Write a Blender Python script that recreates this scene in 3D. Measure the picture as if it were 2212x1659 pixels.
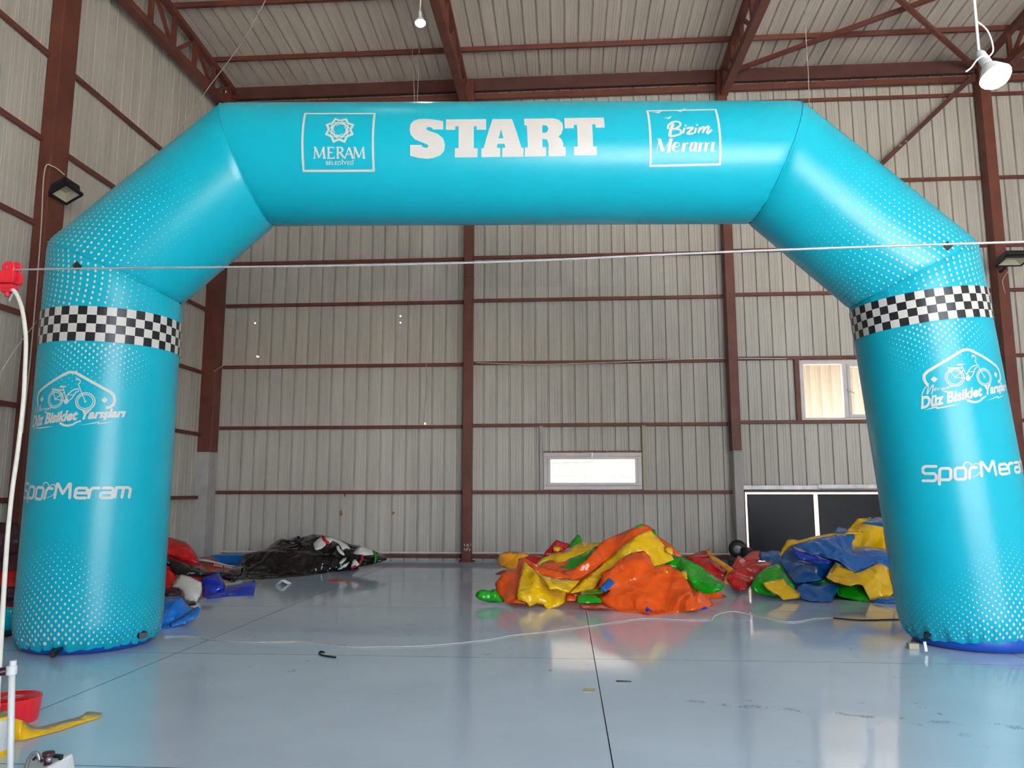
import bpy, bmesh, math, random
from mathutils import Vector, Matrix, noise
from mathutils.geometry import delaunay_2d_cdt

random.seed(7)
scene = bpy.context.scene
for o in list(bpy.data.objects):
    bpy.data.objects.remove(o)
COL = scene.collection

# ------------------------------------------------------------------ camera
IW, IH, FPX = 2212.0, 1659.0, 1650.26
PITCH, YAW, ROLL = math.radians(8.0399), math.radians(3.9403), math.radians(-0.0324)
EYE = Vector((0.0, 0.0, 1.27))
FWD = Vector((-math.sin(YAW) * math.cos(PITCH), math.cos(YAW) * math.cos(PITCH), math.sin(PITCH)))
RGT = Vector((math.cos(YAW), math.sin(YAW), 0.0))
UPV = RGT.cross(FWD)
RGT, UPV = RGT * math.cos(ROLL) + UPV * math.sin(ROLL), UPV * math.cos(ROLL) - RGT * math.sin(ROLL)
cam_d = bpy.data.cameras.new('camera')
cam_d.sensor_width = 36.0
cam_d.lens = FPX / IW * 36.0
cam_d.clip_start = 0.05
cam_d.clip_end = 300
cam = bpy.data.objects.new('camera', cam_d)
COL.objects.link(cam)
cam.matrix_world = Matrix(((RGT.x, UPV.x, -FWD.x, EYE.x), (RGT.y, UPV.y, -FWD.y, EYE.y),
                           (RGT.z, UPV.z, -FWD.z, EYE.z), (0, 0, 0, 1)))
scene.camera = cam

# ------------------------------------------------------------------ sky, sun, exposure
SKY = 11.0
wd = bpy.data.worlds.new('sky')
scene.world = wd
wd.use_nodes = True
bg = wd.node_tree.nodes['Background']
bg.inputs[0].default_value = (0.80, 0.89, 1.0, 1)
bg.inputs[1].default_value = SKY
wd.cycles.sampling_method = 'AUTOMATIC'
scene.view_settings.view_transform = 'Standard'
scene.view_settings.look = 'None'
scene.view_settings.gamma = 1.0
scene.view_settings.use_curve_mapping = False
scene.view_settings.exposure = 0.0
sun_d = bpy.data.lights.new('sun', 'SUN')
sun_d.energy = 115.0
sun_d.color = (1.0, .93, .82)
sun_d.angle = math.radians(.6)
sun = bpy.data.objects.new('sun', sun_d)
COL.objects.link(sun)
sun.location = (-30, -10, 30)
sun.rotation_euler = Vector((1.0, .06, -1.2)).to_track_quat('-Z', 'Y').to_euler()
DOOR = (1.2, 9.4, 0.0, 6.0)          # big roller door opening in the front wall: x0, x1, z0, z1
YF = -4.5                            # front wall


def portal(name, loc, rot, sx, sy):
    l = bpy.data.lights.new(name, 'AREA')
    l.shape = 'RECTANGLE'
    l.size, l.size_y = sx, sy
    l.cycles.is_portal = True
    o = bpy.data.objects.new(name, l)
    COL.objects.link(o)
    o.location = loc
    o.rotation_euler = rot
    return o


portal('sky_portal', ((DOOR[0] + DOOR[1]) / 2, YF, (DOOR[2] + DOOR[3]) / 2), (math.radians(90), 0, 0), DOOR[1] - DOOR[0], DOOR[3] - DOOR[2])


# ------------------------------------------------------------------ projection helpers
def ray(px, py):
    d = RGT * ((px - IW / 2) / FPX) + UPV * (-(py - IH / 2) / FPX) + FWD
    return d.normalized()


def at_y(px, py, Y):
    d = ray(px, py)
    return EYE + d * ((Y - EYE.y) / d.y)


def at_z(px, py, z=0.0):
    d = ray(px, py)
    return EYE + d * ((z - EYE.z) / d.z)


def at_x(px, py, X):
    d = ray(px, py)
    return EYE + d * ((X - EYE.x) / d.x)


# ------------------------------------------------------------------ object helpers
def tag(o, label=None, cat=None, group=None, kind=None):
    if label: o['label'] = label
    if cat: o['category'] = cat
    if group: o['group'] = group
    if kind: o['kind'] = kind
    return o


def empty(name, loc=(0, 0, 0)):
    o = bpy.data.objects.new(name, None)
    o.empty_display_size = 0.1
    COL.objects.link(o)
    o.location = loc
    return o


def link_mesh(name, me, mat, parent=None, smooth=False):
    o = bpy.data.objects.new(name, me)
    COL.objects.link(o)
    if mat is not None:
        for m in (mat if isinstance(mat, (list, tuple)) else [mat]):
            me.materials.append(m)
    if smooth:
        me.polygons.foreach_set('use_smooth', [True] * len(me.polygons))
    if parent is not None:
        o.parent = parent
        o.matrix_parent_inverse = Matrix.Translation(-Vector(parent.location))
    return o


class MB:
    """collects shapes in world coordinates and links them as one mesh object"""
    def __init__(self):
        self.v, self.f, self.mi = [], [], []

    def add(self, vs, fs, mi=0):
        b = len(self.v)
        self.v += [tuple(p) for p in vs]
        self.f += [tuple(b + i for i in q) for q in fs]
        self.mi += [mi] * len(fs)

    def box(self, x0, x1, y0, y1, z0, z1, mi=0):
        self.add([(x0, y0, z0), (x1, y0, z0), (x1, y1, z0), (x0, y1, z0), (x0, y0, z1), (x1, y0, z1), (x1, y1, z1), (x0, y1, z1)],
                 [(0, 3, 2, 1), (4, 5, 6, 7), (0, 1, 5, 4), (1, 2, 6, 5), (2, 3, 7, 6), (3, 0, 4, 7)], mi)

    def bar(self, a, b, w, h, up=(0, 0, 1), mi=0):
        a, b = Vector(a), Vector(b)
        e = (b - a).normalized()
        u = Vector(up)
        if abs(e.dot(u)) > .99: u = Vector((1, 0, 0))
        s = e.cross(u).normalized() * (w / 2)
        t = s.cross(e).normalized() * (h / 2)
        vs = [p + k for p in (a, b) for k in (-s - t, s - t, s + t, -s + t)]
        self.add(vs, [(0, 3, 2, 1), (4, 5, 6, 7), (0, 1, 5, 4), (1, 2, 6, 5), (2, 3, 7, 6), (3, 0, 4, 7)], mi)

    def tube(self, pts, r, n=8, mi=0, cap=True):
        pts = [Vector(p) for p in pts]
        rs = r if isinstance(r, (list, tuple)) else [r] * len(pts)
        rings, prev = [], None
        for i, p in enumerate(pts):
            e = (pts[min(i + 1, len(pts) - 1)] - pts[max(i - 1, 0)]).normalized()
            if prev is None:
                u = Vector((0, 0, 1)) if abs(e.z) < .9 else Vector((1, 0, 0))
            else:
                u = prev
            s = e.cross(u).normalized()
            t = s.cross(e).normalized()
            prev = t
            rings.append([p + (s * math.cos(2 * math.pi * k / n) + t * math.sin(2 * math.pi * k / n)) * rs[i] for k in range(n)])
        vs = [q for R_ in rings for q in R_]
        fs = [(i * n + k, i * n + (k + 1) % n, (i + 1) * n + (k + 1) % n, (i + 1) * n + k) for i in range(len(pts) - 1) for k in range(n)]
        if cap:
            fs += [tuple(range(n))[::-1], tuple((len(pts) - 1) * n + k for k in range(n))]
        self.add(vs, fs, mi)

    def lathe(self, c, prof, n=32, axis=(0, 0, 1), mi=0):
        c, e = Vector(c), Vector(axis).normalized()
        u = Vector((1, 0, 0)) if abs(e.x) < .9 else Vector((0, 1, 0))
        s = e.cross(u).normalized()
        t = e.cross(s)
        vs = [c + e * z + (s * math.cos(2 * math.pi * k / n) + t * math.sin(2 * math.pi * k / n)) * max(r, 1e-4) for r, z in prof for k in range(n)]
        fs = [(i * n + k, i * n + (k + 1) % n, (i + 1) * n + (k + 1) % n, (i + 1) * n + k) for i in range(len(prof) - 1) for k in range(n)]
        fs += [tuple(range(n))[::-1], tuple((len(prof) - 1) * n + k for k in range(n))]
        self.add(vs, fs, mi)

    def build(self, name, mat, parent=None, smooth=False, bevel=0.0):
        me = bpy.data.meshes.new(name)
        me.from_pydata(self.v, [], self.f)
        bm = bmesh.new()
        bm.from_mesh(me)
        bmesh.ops.recalc_face_normals(bm, faces=bm.faces)
        bm.to_mesh(me)
        bm.free()
        if any(self.mi):
            me.polygons.foreach_set('material_index', self.mi)
        o = link_mesh(name, me, mat, parent, smooth)
        if bevel:
            md = o.modifiers.new('bevel', 'BEVEL')
            md.width, md.segments, md.limit_method = bevel, 2, 'ANGLE'
        return o


def spline(pts, k=8):
    """Catmull-Rom through 2D/3D points"""
    P = [Vector(p) for p in pts]
    out = []
    for i in range(len(P) - 1):
        a, b, c, d = P[max(i - 1, 0)], P[i], P[i + 1], P[min(i + 2, len(P) - 1)]
        for j in range(k):
            t = j / k
            out.append(.5 * ((2 * b) + (c - a) * t + (2 * a - 5 * b + 4 * c - d) * t * t + (3 * b - a - 3 * c + d) * t ** 3))
    out.append(P[-1])
    return out


# ------------------------------------------------------------------ materials
def srgb(r, g, b):
    f = lambda c: (c / 255 / 12.92) if c / 255 <= .04045 else ((c / 255 + .055) / 1.055) ** 2.4
    return (f(r), f(g), f(b), 1)


def pmat(name, col, rough=.5, var=.12, scale=6.0, metal=0.0, spec=.5, bump=0.0, bscale=40.0, coat=0.0, stretch=(1, 1, 1), objrand=0.0, emit=None, es=0.0, crinkle=0.0):
    m = bpy.data.materials.new(name)
    m.use_nodes = True
    nt = m.node_tree
    b = nt.nodes['Principled BSDF']
    tc = nt.nodes.new('ShaderNodeTexCoord')
    mp = nt.nodes.new('ShaderNodeMapping')
    mp.inputs['Scale'].default_value = stretch
    nz = nt.nodes.new('ShaderNodeTexNoise')
    nz.inputs['Scale'].default_value = scale
    nz.inputs['Detail'].default_value = 5
    nt.links.new(tc.outputs['Object'], mp.inputs[0])
    nt.links.new(mp.outputs[0], nz.inputs['Vector'])
    rp = nt.nodes.new('ShaderNodeMapRange')
    rp.inputs[1].default_value, rp.inputs[2].default_value = .3, .7
    rp.inputs[3].default_value, rp.inputs[4].default_value = 1 - var, 1 + var
    nt.links.new(nz.outputs[0], rp.inputs[0])
    val = rp.outputs[0]
    if objrand:
        oi = nt.nodes.new('ShaderNodeObjectInfo')
        r2 = nt.nodes.new('ShaderNodeMapRange')
        r2.inputs[3].default_value, r2.inputs[4].default_value = 1 - objrand, 1 + objrand
        nt.links.new(oi.outputs['Random'], r2.inputs[0])
        mu = nt.nodes.new('ShaderNodeMath')
        mu.operation = 'MULTIPLY'
        nt.links.new(val, mu.inputs[0])
        nt.links.new(r2.outputs[0], mu.inputs[1])
        val = mu.outputs[0]
    mx = nt.nodes.new('ShaderNodeVectorMath')
    mx.operation = 'SCALE'
    mx.inputs[0].default_value = col[:3]
    nt.links.new(val, mx.inputs['Scale'])
    nt.links.new(mx.outputs[0], b.inputs['Base Color'])
    b.inputs['Roughness'].default_value = rough
    b.inputs['Metallic'].default_value = metal
    b.inputs['Specular IOR Level'].default_value = spec
    b.inputs['Coat Weight'].default_value = coat
    b.inputs['Coat Roughness'].default_value = .12
    if crinkle:
        vo = nt.nodes.new('ShaderNodeTexVoronoi')
        vo.feature = 'DISTANCE_TO_EDGE'
        vo.inputs['Scale'].default_value = crinkle
        nd = nt.nodes.new('ShaderNodeTexNoise')
        nd.inputs['Scale'].default_value = crinkle * .6
        vm = nt.nodes.new('ShaderNodeVectorMath')
        vm.operation = 'MULTIPLY_ADD'
        vm.inputs[1].default_value = (.35, .35, .35)
        nt.links.new(tc.outputs['Object'], nd.inputs['Vector'])
        nt.links.new(nd.outputs['Color'], vm.inputs[0])
        nt.links.new(tc.outputs['Object'], vm.inputs[2])
        nt.links.new(vm.outputs[0], vo.inputs['Vector'])
        cb = nt.nodes.new('ShaderNodeBump')
        cb.inputs['Strength'].default_value = .55
        cb.inputs['Distance'].default_value = .12
        nt.links.new(vo.outputs['Distance'], cb.inputs['Height'])
        nt.links.new(cb.outputs[0], b.inputs['Normal'])
    if emit:
        b.inputs['Emission Color'].default_value = emit
        b.inputs['Emission Strength'].default_value = es
    if bump:
        n2 = nt.nodes.new('ShaderNodeTexNoise')
        n2.inputs['Scale'].default_value = bscale
        n2.inputs['Detail'].default_value = 4
        nt.links.new(tc.outputs['Object'], n2.inputs['Vector'])
        bp = nt.nodes.new('ShaderNodeBump')
        bp.inputs['Strength'].default_value = bump
        bp.inputs['Distance'].default_value = .01
        nt.links.new(n2.outputs[0], bp.inputs['Height'])
        nt.links.new(bp.outputs[0], b.inputs['Normal'])
    return m


M = {}
M['sheet'] = pmat('galvanised_sheet', (.50, .468, .41, 1), .5, .12, 1.2, stretch=(3, 3, .35), objrand=.06, spec=.35)
M['sheet_white'] = pmat('white_wall_sheet', (.82, .80, .76, 1), .5, .06, 1.2, stretch=(3, 3, .35), spec=.35)
M['sheet_roof'] = pmat('roof_sheet', (.66, .575, .49, 1), .5, .10, 1.0, stretch=(3, .35, 3), objrand=.05, spec=.35)
M['steel'] = pmat('red_oxide_steel', srgb(104, 58, 47), .5, .18, 3.0, spec=.35)
M['steel_dark'] = pmat('brown_steel', srgb(84, 52, 47), .5, .18, 3.0, spec=.35)
M['concrete'] = pmat('grey_plinth', srgb(172, 168, 164), .8, .1, 4, bump=.2)
M['teal'] = pmat('teal_arch_fabric', srgb(6, 167, 188), .29, .02, 4, spec=.36, bump=.05, bscale=220)
M['print'] = pmat('white_print', srgb(212, 206, 199), .4, .02, 8, spec=.4)
M['print_black'] = pmat('black_print', srgb(26, 26, 30), .35, .05, 8, spec=.45)
M['blue_base'] = pmat('blue_base_vinyl', srgb(12, 72, 168), .4, .06, 5)
M['black'] = pmat('black_plastic', srgb(22, 22, 24), .45, .1, 10)
M['black_gloss'] = pmat('black_vinyl', srgb(17, 15, 15), .14, .15, 8, spec=.6, crinkle=4.0)
M['orange'] = pmat('orange_vinyl', srgb(240, 88, 8), .16, .05, 4, spec=.55, crinkle=3.2)
M['amber'] = pmat('amber_vinyl', srgb(240, 160, 10), .16, .05, 4, spec=.55, crinkle=3.2)
M['yellow'] = pmat('yellow_vinyl', srgb(242, 190, 14), .16, .05, 4, spec=.55, crinkle=3.2)
M['green'] = pmat('green_vinyl', srgb(10, 160, 12), .16, .05, 4, spec=.55, crinkle=3.2)
M['red'] = pmat('red_vinyl', srgb(205, 22, 26), .16, .05, 4, spec=.55, crinkle=3.2)
M['blue'] = pmat('blue_vinyl', srgb(8, 98, 178), .16, .05, 4, spec=.55, crinkle=3.2)
M['royal'] = pmat('royal_blue_vinyl', srgb(8, 55, 190), .16, .05, 4, spec=.55, crinkle=3.2)
M['skyblue'] = pmat('light_blue_vinyl', srgb(10, 118, 210), .16, .05, 4, spec=.55, crinkle=3.2)
M['white_cloth'] = pmat('white_vinyl', srgb(222, 220, 212), .45, .05, 5)
M['maroon'] = pmat('maroon_vinyl', srgb(60, 26, 34), .4, .1, 5)
M['rust'] = pmat('rust_board', srgb(170, 62, 34), .4, .15, 5)
M['white_pvc'] = pmat('white_window_pvc', srgb(215, 205, 200), .4, .06, 6)
M['flash'] = pmat('galvanised_flashing', (.62, .60, .57, 1), .42, .2, 5, metal=.2)
M['gate'] = pmat('black_gate_steel', srgb(20, 21, 23), .42, .35, 2.2, spec=.25)
M['white_metal'] = pmat('white_metal', srgb(206, 208, 206), .35, .04, 8)
M['grey_metal'] = pmat('grey_metal', srgb(150, 150, 150), .35, .1, 12, metal=.6)
M['cable_white'] = pmat('white_cable', srgb(232, 226, 212), .5, .08, 20)
M['cable_grey'] = pmat('grey_white_cable', srgb(186, 184, 178), .5, .12, 20)
M['wire'] = pmat('steel_wire_rope', srgb(178, 172, 172), .45, .15, 60, metal=.2)
M['string'] = pmat('pale_string', srgb(190, 180, 165), .8, .1, 30)
M['red_plastic'] = pmat('red_plastic', srgb(226, 40, 54), .3, .04, 9)
M['bulb_base'] = pmat('bulb_housing', srgb(226, 226, 222), .5, .04, 9)
M['lamp_glow'] = pmat('lamp_glow', (1, 1, 1, 1), .5, 0, 1, emit=(.92, .96, 1, 1), es=90)
M['tan'] = pmat('tan_tape', srgb(178, 168, 140), .6, .06, 20)
M['lens'] = pmat('floodlight_reflector', srgb(190, 186, 160), .35, .06, 20)
M['cardboard'] = pmat('cardboard_core', srgb(176, 150, 138), .8, .1, 20)
M['facade'] = pmat('neighbour_facade', (.38, .325, .285, 1), .6, .05, 1.5, stretch=(4, 4, .3))
M['facade_roof'] = pmat('neighbour_roof', (.10, .085, .07, 1), .6, .1, 1.5)
M['ground'] = pmat('outside_concrete', (.48, .46, .43, 1), .85, .12, .6)
M['foam'] = pmat('brown_mounting_foam', srgb(150, 108, 76), .9, .25, 30, bump=.6)


def glass_mat():
    m = bpy.data.materials.new('window_glass')
    m.use_nodes = True
    nt = m.node_tree
    nt.nodes.clear()
    out = nt.nodes.new('ShaderNodeOutputMaterial')
    mx = nt.nodes.new('ShaderNodeMixShader')
    tr = nt.nodes.new('ShaderNodeBsdfTransparent')
    tr.inputs[0].default_value = (.95, .96, .95, 1)
    gl = nt.nodes.new('ShaderNodeBsdfGlossy')
    gl.inputs['Roughness'].default_value = .03
    mx.inputs[0].default_value = .012
    nt.links.new(tr.outputs[0], mx.inputs[1])
    nt.links.new(gl.outputs[0], mx.inputs[2])
    nt.links.new(mx.outputs[0], out.inputs[0])
    return m


M['glass'] = glass_mat()


def floor_mat():
    m = pmat('floor_board', (.55, .675, .80, 1), .13, .05, 1.4, spec=.5, objrand=.025)
    nt = m.node_tree
    b = nt.nodes['Principled BSDF']
    N, Lk = nt.nodes.new, nt.links.new
    geo = N('ShaderNodeNewGeometry')
    sep = N('ShaderNodeSeparateXYZ')
    Lk(geo.outputs['Position'], sep.inputs[0])

    def mth(op, a, c=None, d=None):
        n = N('ShaderNodeMath')
        n.operation = op
        for i, v in enumerate((a, c, d)):
            if v is None: continue
            if isinstance(v, (int, float)): n.inputs[i].default_value = v
            else: Lk(v, n.inputs[i])
        return n.outputs[0]

    def nz(scale, detail=4):
        n = N('ShaderNodeTexNoise')
        n.inputs['Scale'].default_value = scale
        n.inputs['Detail'].default_value = detail
        Lk(geo.outputs['Position'], n.inputs['Vector'])
        return n.outputs[0]
    # scattered smudges
    n1, n2, n3 = nz(1.1, 2), nz(5.5, 3), nz(38, 3)
    a = mth('MULTIPLY', mth('GREATER_THAN', n1, .55), mth('SMOOTHSTEP', n2, .60, .70) if False else mth('MULTIPLY', mth('MAXIMUM', mth('SUBTRACT', n2, .635), 0), 11))
    smudge = mth('MULTIPLY', a, mth('MULTIPLY', mth('MAXIMUM', mth('SUBTRACT', n3, .47), 0), 5))
    # dragged scuff line on the right: y = 5.17 - .265 x
    w1 = mth('MULTIPLY', mth('SUBTRACT', nz(2.2, 2), .5), .35)
    ln = mth('ADD', mth('SUBTRACT', sep.outputs[1], mth('ADD', mth('MULTIPLY', sep.outputs[0], -.235), 5.12)), w1)
    near = mth('MAXIMUM', mth('SUBTRACT', 1, mth('DIVIDE', mth('ABSOLUTE', ln), .05)), 0)
    xin = mth('GREATER_THAN', sep.outputs[0], .7)
    brk = mth('MULTIPLY', mth('MAXIMUM', mth('SUBTRACT', nz(6.5, 3), .50), 0), 14)
    sc = mth('MULTIPLY', mth('MULTIPLY', near, xin), mth('MULTIPLY', brk, mth('MULTIPLY', mth('MAXIMUM', mth('SUBTRACT', nz(60, 3), .46), 0), 9)))
    tot = mth('MINIMUM', mth('ADD', smudge, sc), .85)
    mx = N('ShaderNodeMix')
    mx.data_type = 'RGBA'
    old = b.inputs['Base Color'].links[0].from_socket
    Lk(tot, mx.inputs['Factor'])
    Lk(old, mx.inputs['A'])
    mx.inputs['B'].default_value = (.05, .05, .045, 1)
    Lk(mx.outputs['Result'], b.inputs['Base Color'])
    r = mth('ADD', mth('MULTIPLY', nz(2.0, 3), .07), .045)
    Lk(mth('ADD', r, mth('MULTIPLY', tot, .3)), b.inputs['Roughness'])
    return m


M['floor'] = floor_mat()

# ================================================================== SETTING
XL, XR, YB = -6.97, 13.1, 14.46
ROOF_K = 0.0517
YRIDGE = 6.9


def roof_z(Y):
    return 9.555 + ROOF_K * ((14.819 - Y) if Y > YRIDGE else (14.819 - 2 * YRIDGE + Y))


# ---- floor boards
floor = tag(empty('floor', (0, 7, 0)), 'glossy pale grey-blue floor of large boards with thin seams', 'floor', kind='structure')
mb = MB()
mb.box(XL - .2, XR + .2, YF - .1, YB + .15, -.12, -.025)
mb.build('subfloor', M['black'], floor)
xs = [XL, -6.40, -3.10, .21, 3.51, 6.81, 10.11, XR]
ys = [YF, -3.85, -1.35, 1.15, 3.65, 6.13, 8.63, 11.15, 13.65, YB]
for i in range(len(xs) - 1):
    for j in range(len(ys) - 1):
        g = .003
        mb = MB()
        mb.box(xs[i] + g, xs[i + 1] - g, ys[j] + g, ys[j + 1] - g, -.025, 0)
        mb.mi = [1, 0, 1, 1, 1, 1]
        p = mb.build('floor_board', [M['floor'], M['black']], floor)


# ---- corrugated cladding
def profile(a0, a1, P=.2483, off=0.0):
    """(coordinate, depth) pairs of a trapezoid sheet: pans with narrow ribs pressed outwards"""
    pts = []
    k0 = int(math.floor((a0 - off) / P)) - 1
    k1 = int(math.ceil((a1 - off) / P)) + 1
    for k in range(k0, k1):
        s = off + k * P
        pts += [(s, 0), (s + .055, 0), (s + .060, .004), (s + .068, .004), (s + .073, 0), (s + .105, 0), (s + .110, .004), (s + .118, .004), (s + .123, 0), (s + .176, 0),
                (s + .185, .042), (s + .207, .042), (s + .216, 0)]
    res = []

    def dep(a):
        for (p, q) in zip(pts, pts[1:]):
            if p[0] <= a <= q[0]:
                return p[1] + (q[1] - p[1]) * (a - p[0]) / max(q[0] - p[0], 1e-9)
        return 0
    res = [(a0, dep(a0))] + [p for p in pts if a0 + 1e-4 < p[0] < a1 - 1e-4] + [(a1, dep(a1))]
    return res


def cladding(name, a0, a1, b0, b1, fn, mat, parent, holes=(), sheet=.9932, off=0.0, splits=()):
    """sheets side by side; each sheet is one object.  fn(a, b, depth) -> world point"""
    n = max(1, round((a1 - a0) / sheet))
    bs = [b0] + [s for s in splits] + [b1]
    for i in range(n):
        s0, s1 = a0 + (a1 - a0) * i / n, a0 + (a1 - a0) * (i + 1) / n
        for t in range(len(bs) - 1):
            lo, hi = bs[t] - (.03 if t else 0), bs[t + 1]
            pr = profile(s0, s1 + .02, off=off)
            cuts = sorted({h[k] for h in holes for k in (0, 1) if s0 < h[k] < s1})
            if cuts:
                allp = {round(p[0], 5): p[1] for p in pr}
                for c in cuts:
                    for (p, q) in zip(pr, pr[1:]):
                        if p[0] <= c <= q[0]:
                            allp[round(c, 5)] = p[1] + (q[1] - p[1]) * (c - p[0]) / max(q[0] - p[0], 1e-9)
                pr = sorted(allp.items())
            lift = .003 * (i % 2) + .004 * t
            m = MB()
            for (p, q) in zip(pr, pr[1:]):
                mid = (p[0] + q[0]) / 2
                segs = [(lo, hi)]
                for h in holes:
                    if h[0] < mid < h[1]:
                        ns = []
                        for (u, v) in segs:
                            if h[3] <= u or h[2] >= v: ns.append((u, v)); continue
                            if h[2] > u: ns.append((u, h[2]))
                            if h[3] < v: ns.append((h[3], v))
                        segs = ns
                for (u, v) in segs:
                    m.add([fn(p[0], u, p[1] + lift), fn(q[0], u, q[1] + lift), fn(q[0], v, q[1] + lift), fn(p[0], v, p[1] + lift)], [(0, 1, 2, 3)])
            if m.v:
                me = bpy.data.meshes.new(name)
                me.from_pydata(m.v, [], m.f)
                link_mesh(name, me, mat, parent)


W1 = (-.40, 1.43, 1.31, 2.00)         # low window
W2 = (4.38, 6.02, 2.55, 3.70)         # high window
GT = (3.27, 5.85, 0.0, 1.30)          # black gate
PIN = []                               # small old bolt holes letting daylight through
for (px_, py_) in ((551, 698), (556, 770), (865, 683), (865, 697), (918, 915)):
    q = at_y(px_, py_, YB)
    PIN.append((q.x - .016, q.x + .016, q.z - .016, q.z + .016))
wall_back = tag(empty('wall_back', (3, YB, 0)), 'grey corrugated metal back wall with brown horizontal rails', 'wall', kind='structure')
cladding('wall_sheet', XL, XR, -.025, 9.575, lambda a, b, d: (a, YB + d, b), M['sheet'], wall_back, holes=[W1, W2, GT] + PIN, splits=[5.22])
wall_left = tag(empty('wall_left', (XL, 7, 0)), 'grey corrugated metal left wall with brown rails', 'wall', kind='structure')
cladding('wall_sheet', YF, YB, -.025, 10.05, lambda a, b, d: (XL - d, a, b), M['sheet'], wall_left, splits=[5.22], off=.07)
wall_right = tag(empty('wall_right', (XR, 7, 0)), 'corrugated metal right wall outside the view', 'wall', kind='structure')
cladding('wall_sheet', YF, YB, -.025, 10.05, lambda a, b, d: (XR + d, a, b), M['sheet_white'], wall_right)
wall_front = tag(empty('wall_front', (3, YF, 0)), 'corrugated metal front wall with a tall door opening', 'wall', kind='structure')
cladding('wall_sheet', XL, XR, -.025, 10.05, lambda a, b, d: (a, YF - d, b), M['sheet_white'], wall_front, holes=[DOOR])
ceiling = tag(empty('ceiling', (3, 7, 9.6)), 'sloping corrugated metal roof on brown purlins', 'roof', kind='structure')
cladding('roof_sheet', XL - .05, XR + .3, YRIDGE, 14.95, lambda a, b, d: (a, b, roof_z(b) + d), M['sheet_roof'], ceiling, off=.12)
cladding('roof_sheet', XL - .05, XR + .3, YF - .4, YRIDGE, lambda a, b, d: (a, b, roof_z(b) + d), M['sheet_roof'], ceiling, off=.12)


# ---- rails on the walls (girts), purlins under the roof
def girt(a, b, parent, w=.05, h=.065, mat='steel', name='girt'):
    m = MB()
    m.bar(a, b, w, h)
    return m.build(name, M[mat], parent, bevel=.006)


BX = [-6.83, -1.82, 3.13, 8.05]
for z in (.085, 1.265, 2.50, 3.70, 4.935, 5.80, 7.13, 8.82):
    y = YB - .035
    if z < .5:
        girt((-6.55, y, z), (3.0, y, z), wall_back)
        girt((5.95, y, z), (XR, y, z), wall_back)
    elif z < 1.4:
        girt((-6.70, y, z), (-1.9, y, z), wall_back)
        girt((-1.74, y, z), (3.08, y, z - .0), wall_back)
        girt((8.15, y, z), (XR, y, z), wall_back)
    else:
        dz = (0, 0, .035)
        for k, (x0, x1) in enumerate(((-6.70, -1.9), (-1.74, 3.03), (3.22, 7.95), (8.15, XR))):
            d = (0, .02, .05, .05)[k]
            girt((x0, y, z + d), (x1, y, z + d), wall_back)
for z in (1.17, 2.36, 3.54, 4.78, 5.95, 7.155):
    girt((XL + .04, YF, z), (XL + .04, YB - .1, z), wall_left)
for Y in (13.38, 11.83, 10.28, 8.73, 7.2, 5.6, 4.05, 2.5, .95, -.6, -2.1, -3.7):
    girt((XL + .15, Y, roof_z(Y) - .05), (XR, Y, roof_z(Y) - .05), ceiling, .06, .09, 'steel', 'purlin')
girt((XL + .1, 14.36, 9.40), (XR, 14.36, 9.40), wall_back, .09, .26, 'steel_dark', 'eave_beam')
girt((XL + .1, 14.36, 9.145), (XR, 14.36, 9.145), wall_back, .09, .11, 'steel', 'tie_beam')
for (a_, b_) in ((-6.55, -1.9), (-1.74, 3.0)):
    girt((a_, YB - .045, .15), (b_, YB - .045, .15), wall_back, .02, .03, 'white_pvc', 'skirting_strip')
for (px_, py_, rr) in ((737, 1108, .05), (850, 1108, .035), (745, 1070, .03)):
    q = at_y(px_, py_, YB - .004)
    m = MB()
    rn = random.Random(px_)
    ring_ = [q + Vector((rr * rn.uniform(.4, 1) * math.cos(a_), -.001, rr * 1.5 * rn.uniform(.4, 1) * math.sin(a_))) for a_ in [2 * math.pi * k / 14 for k in range(14)]]
    m.add(ring_, [tuple(range(14))])
    m.build('rust_stain', M['foam'], wall_back)
# pale flashing at the left roof edge, its tone standing for daylight through the gap
m = MB()
m.bar((XL + .06, YF, roof_z(YF) - .01), (XL + .06, YRIDGE, roof_z(YRIDGE) - .01), .16, .02)
m.bar((XL + .06, YRIDGE, roof_z(YRIDGE) - .01), (XL + .06, 14.6, roof_z(14.6) - .01), .16, .02)
tag(m.build('trim_1', M['flash']), 'pale metal flashing standing for the daylight gap along the left roof edge', 'trim', kind='structure')


# ---- columns
def column(x0, x1, y0, y1, z0, z1, label, base=True, splice=()):
    c = tag(empty('steel_column', ((x0 + x1) / 2, (y0 + y1) / 2, z0)), label, 'column')
    m = MB()
    # box column of two channels: web, two flange lips and a recessed seam
    m.box(x0, x1, y0, y1, z0, z1)
    m.build('shaft', M['steel'], c, bevel=.012)
    if base:
        m = MB()
        m.box(x0 - .05, x1 + .05, y0 - .05, y1 + .02, z0, z0 + .018)
        m.build('base_plate', M['steel'], c, bevel=.004)
    for s in splice:
        m = MB()
        m.box(x0 - .006, x1 + .006, y0 - .008, y1, s - .006, s + .006)
        m.build('splice_plate', M['steel_dark'], c)
    return c


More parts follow.
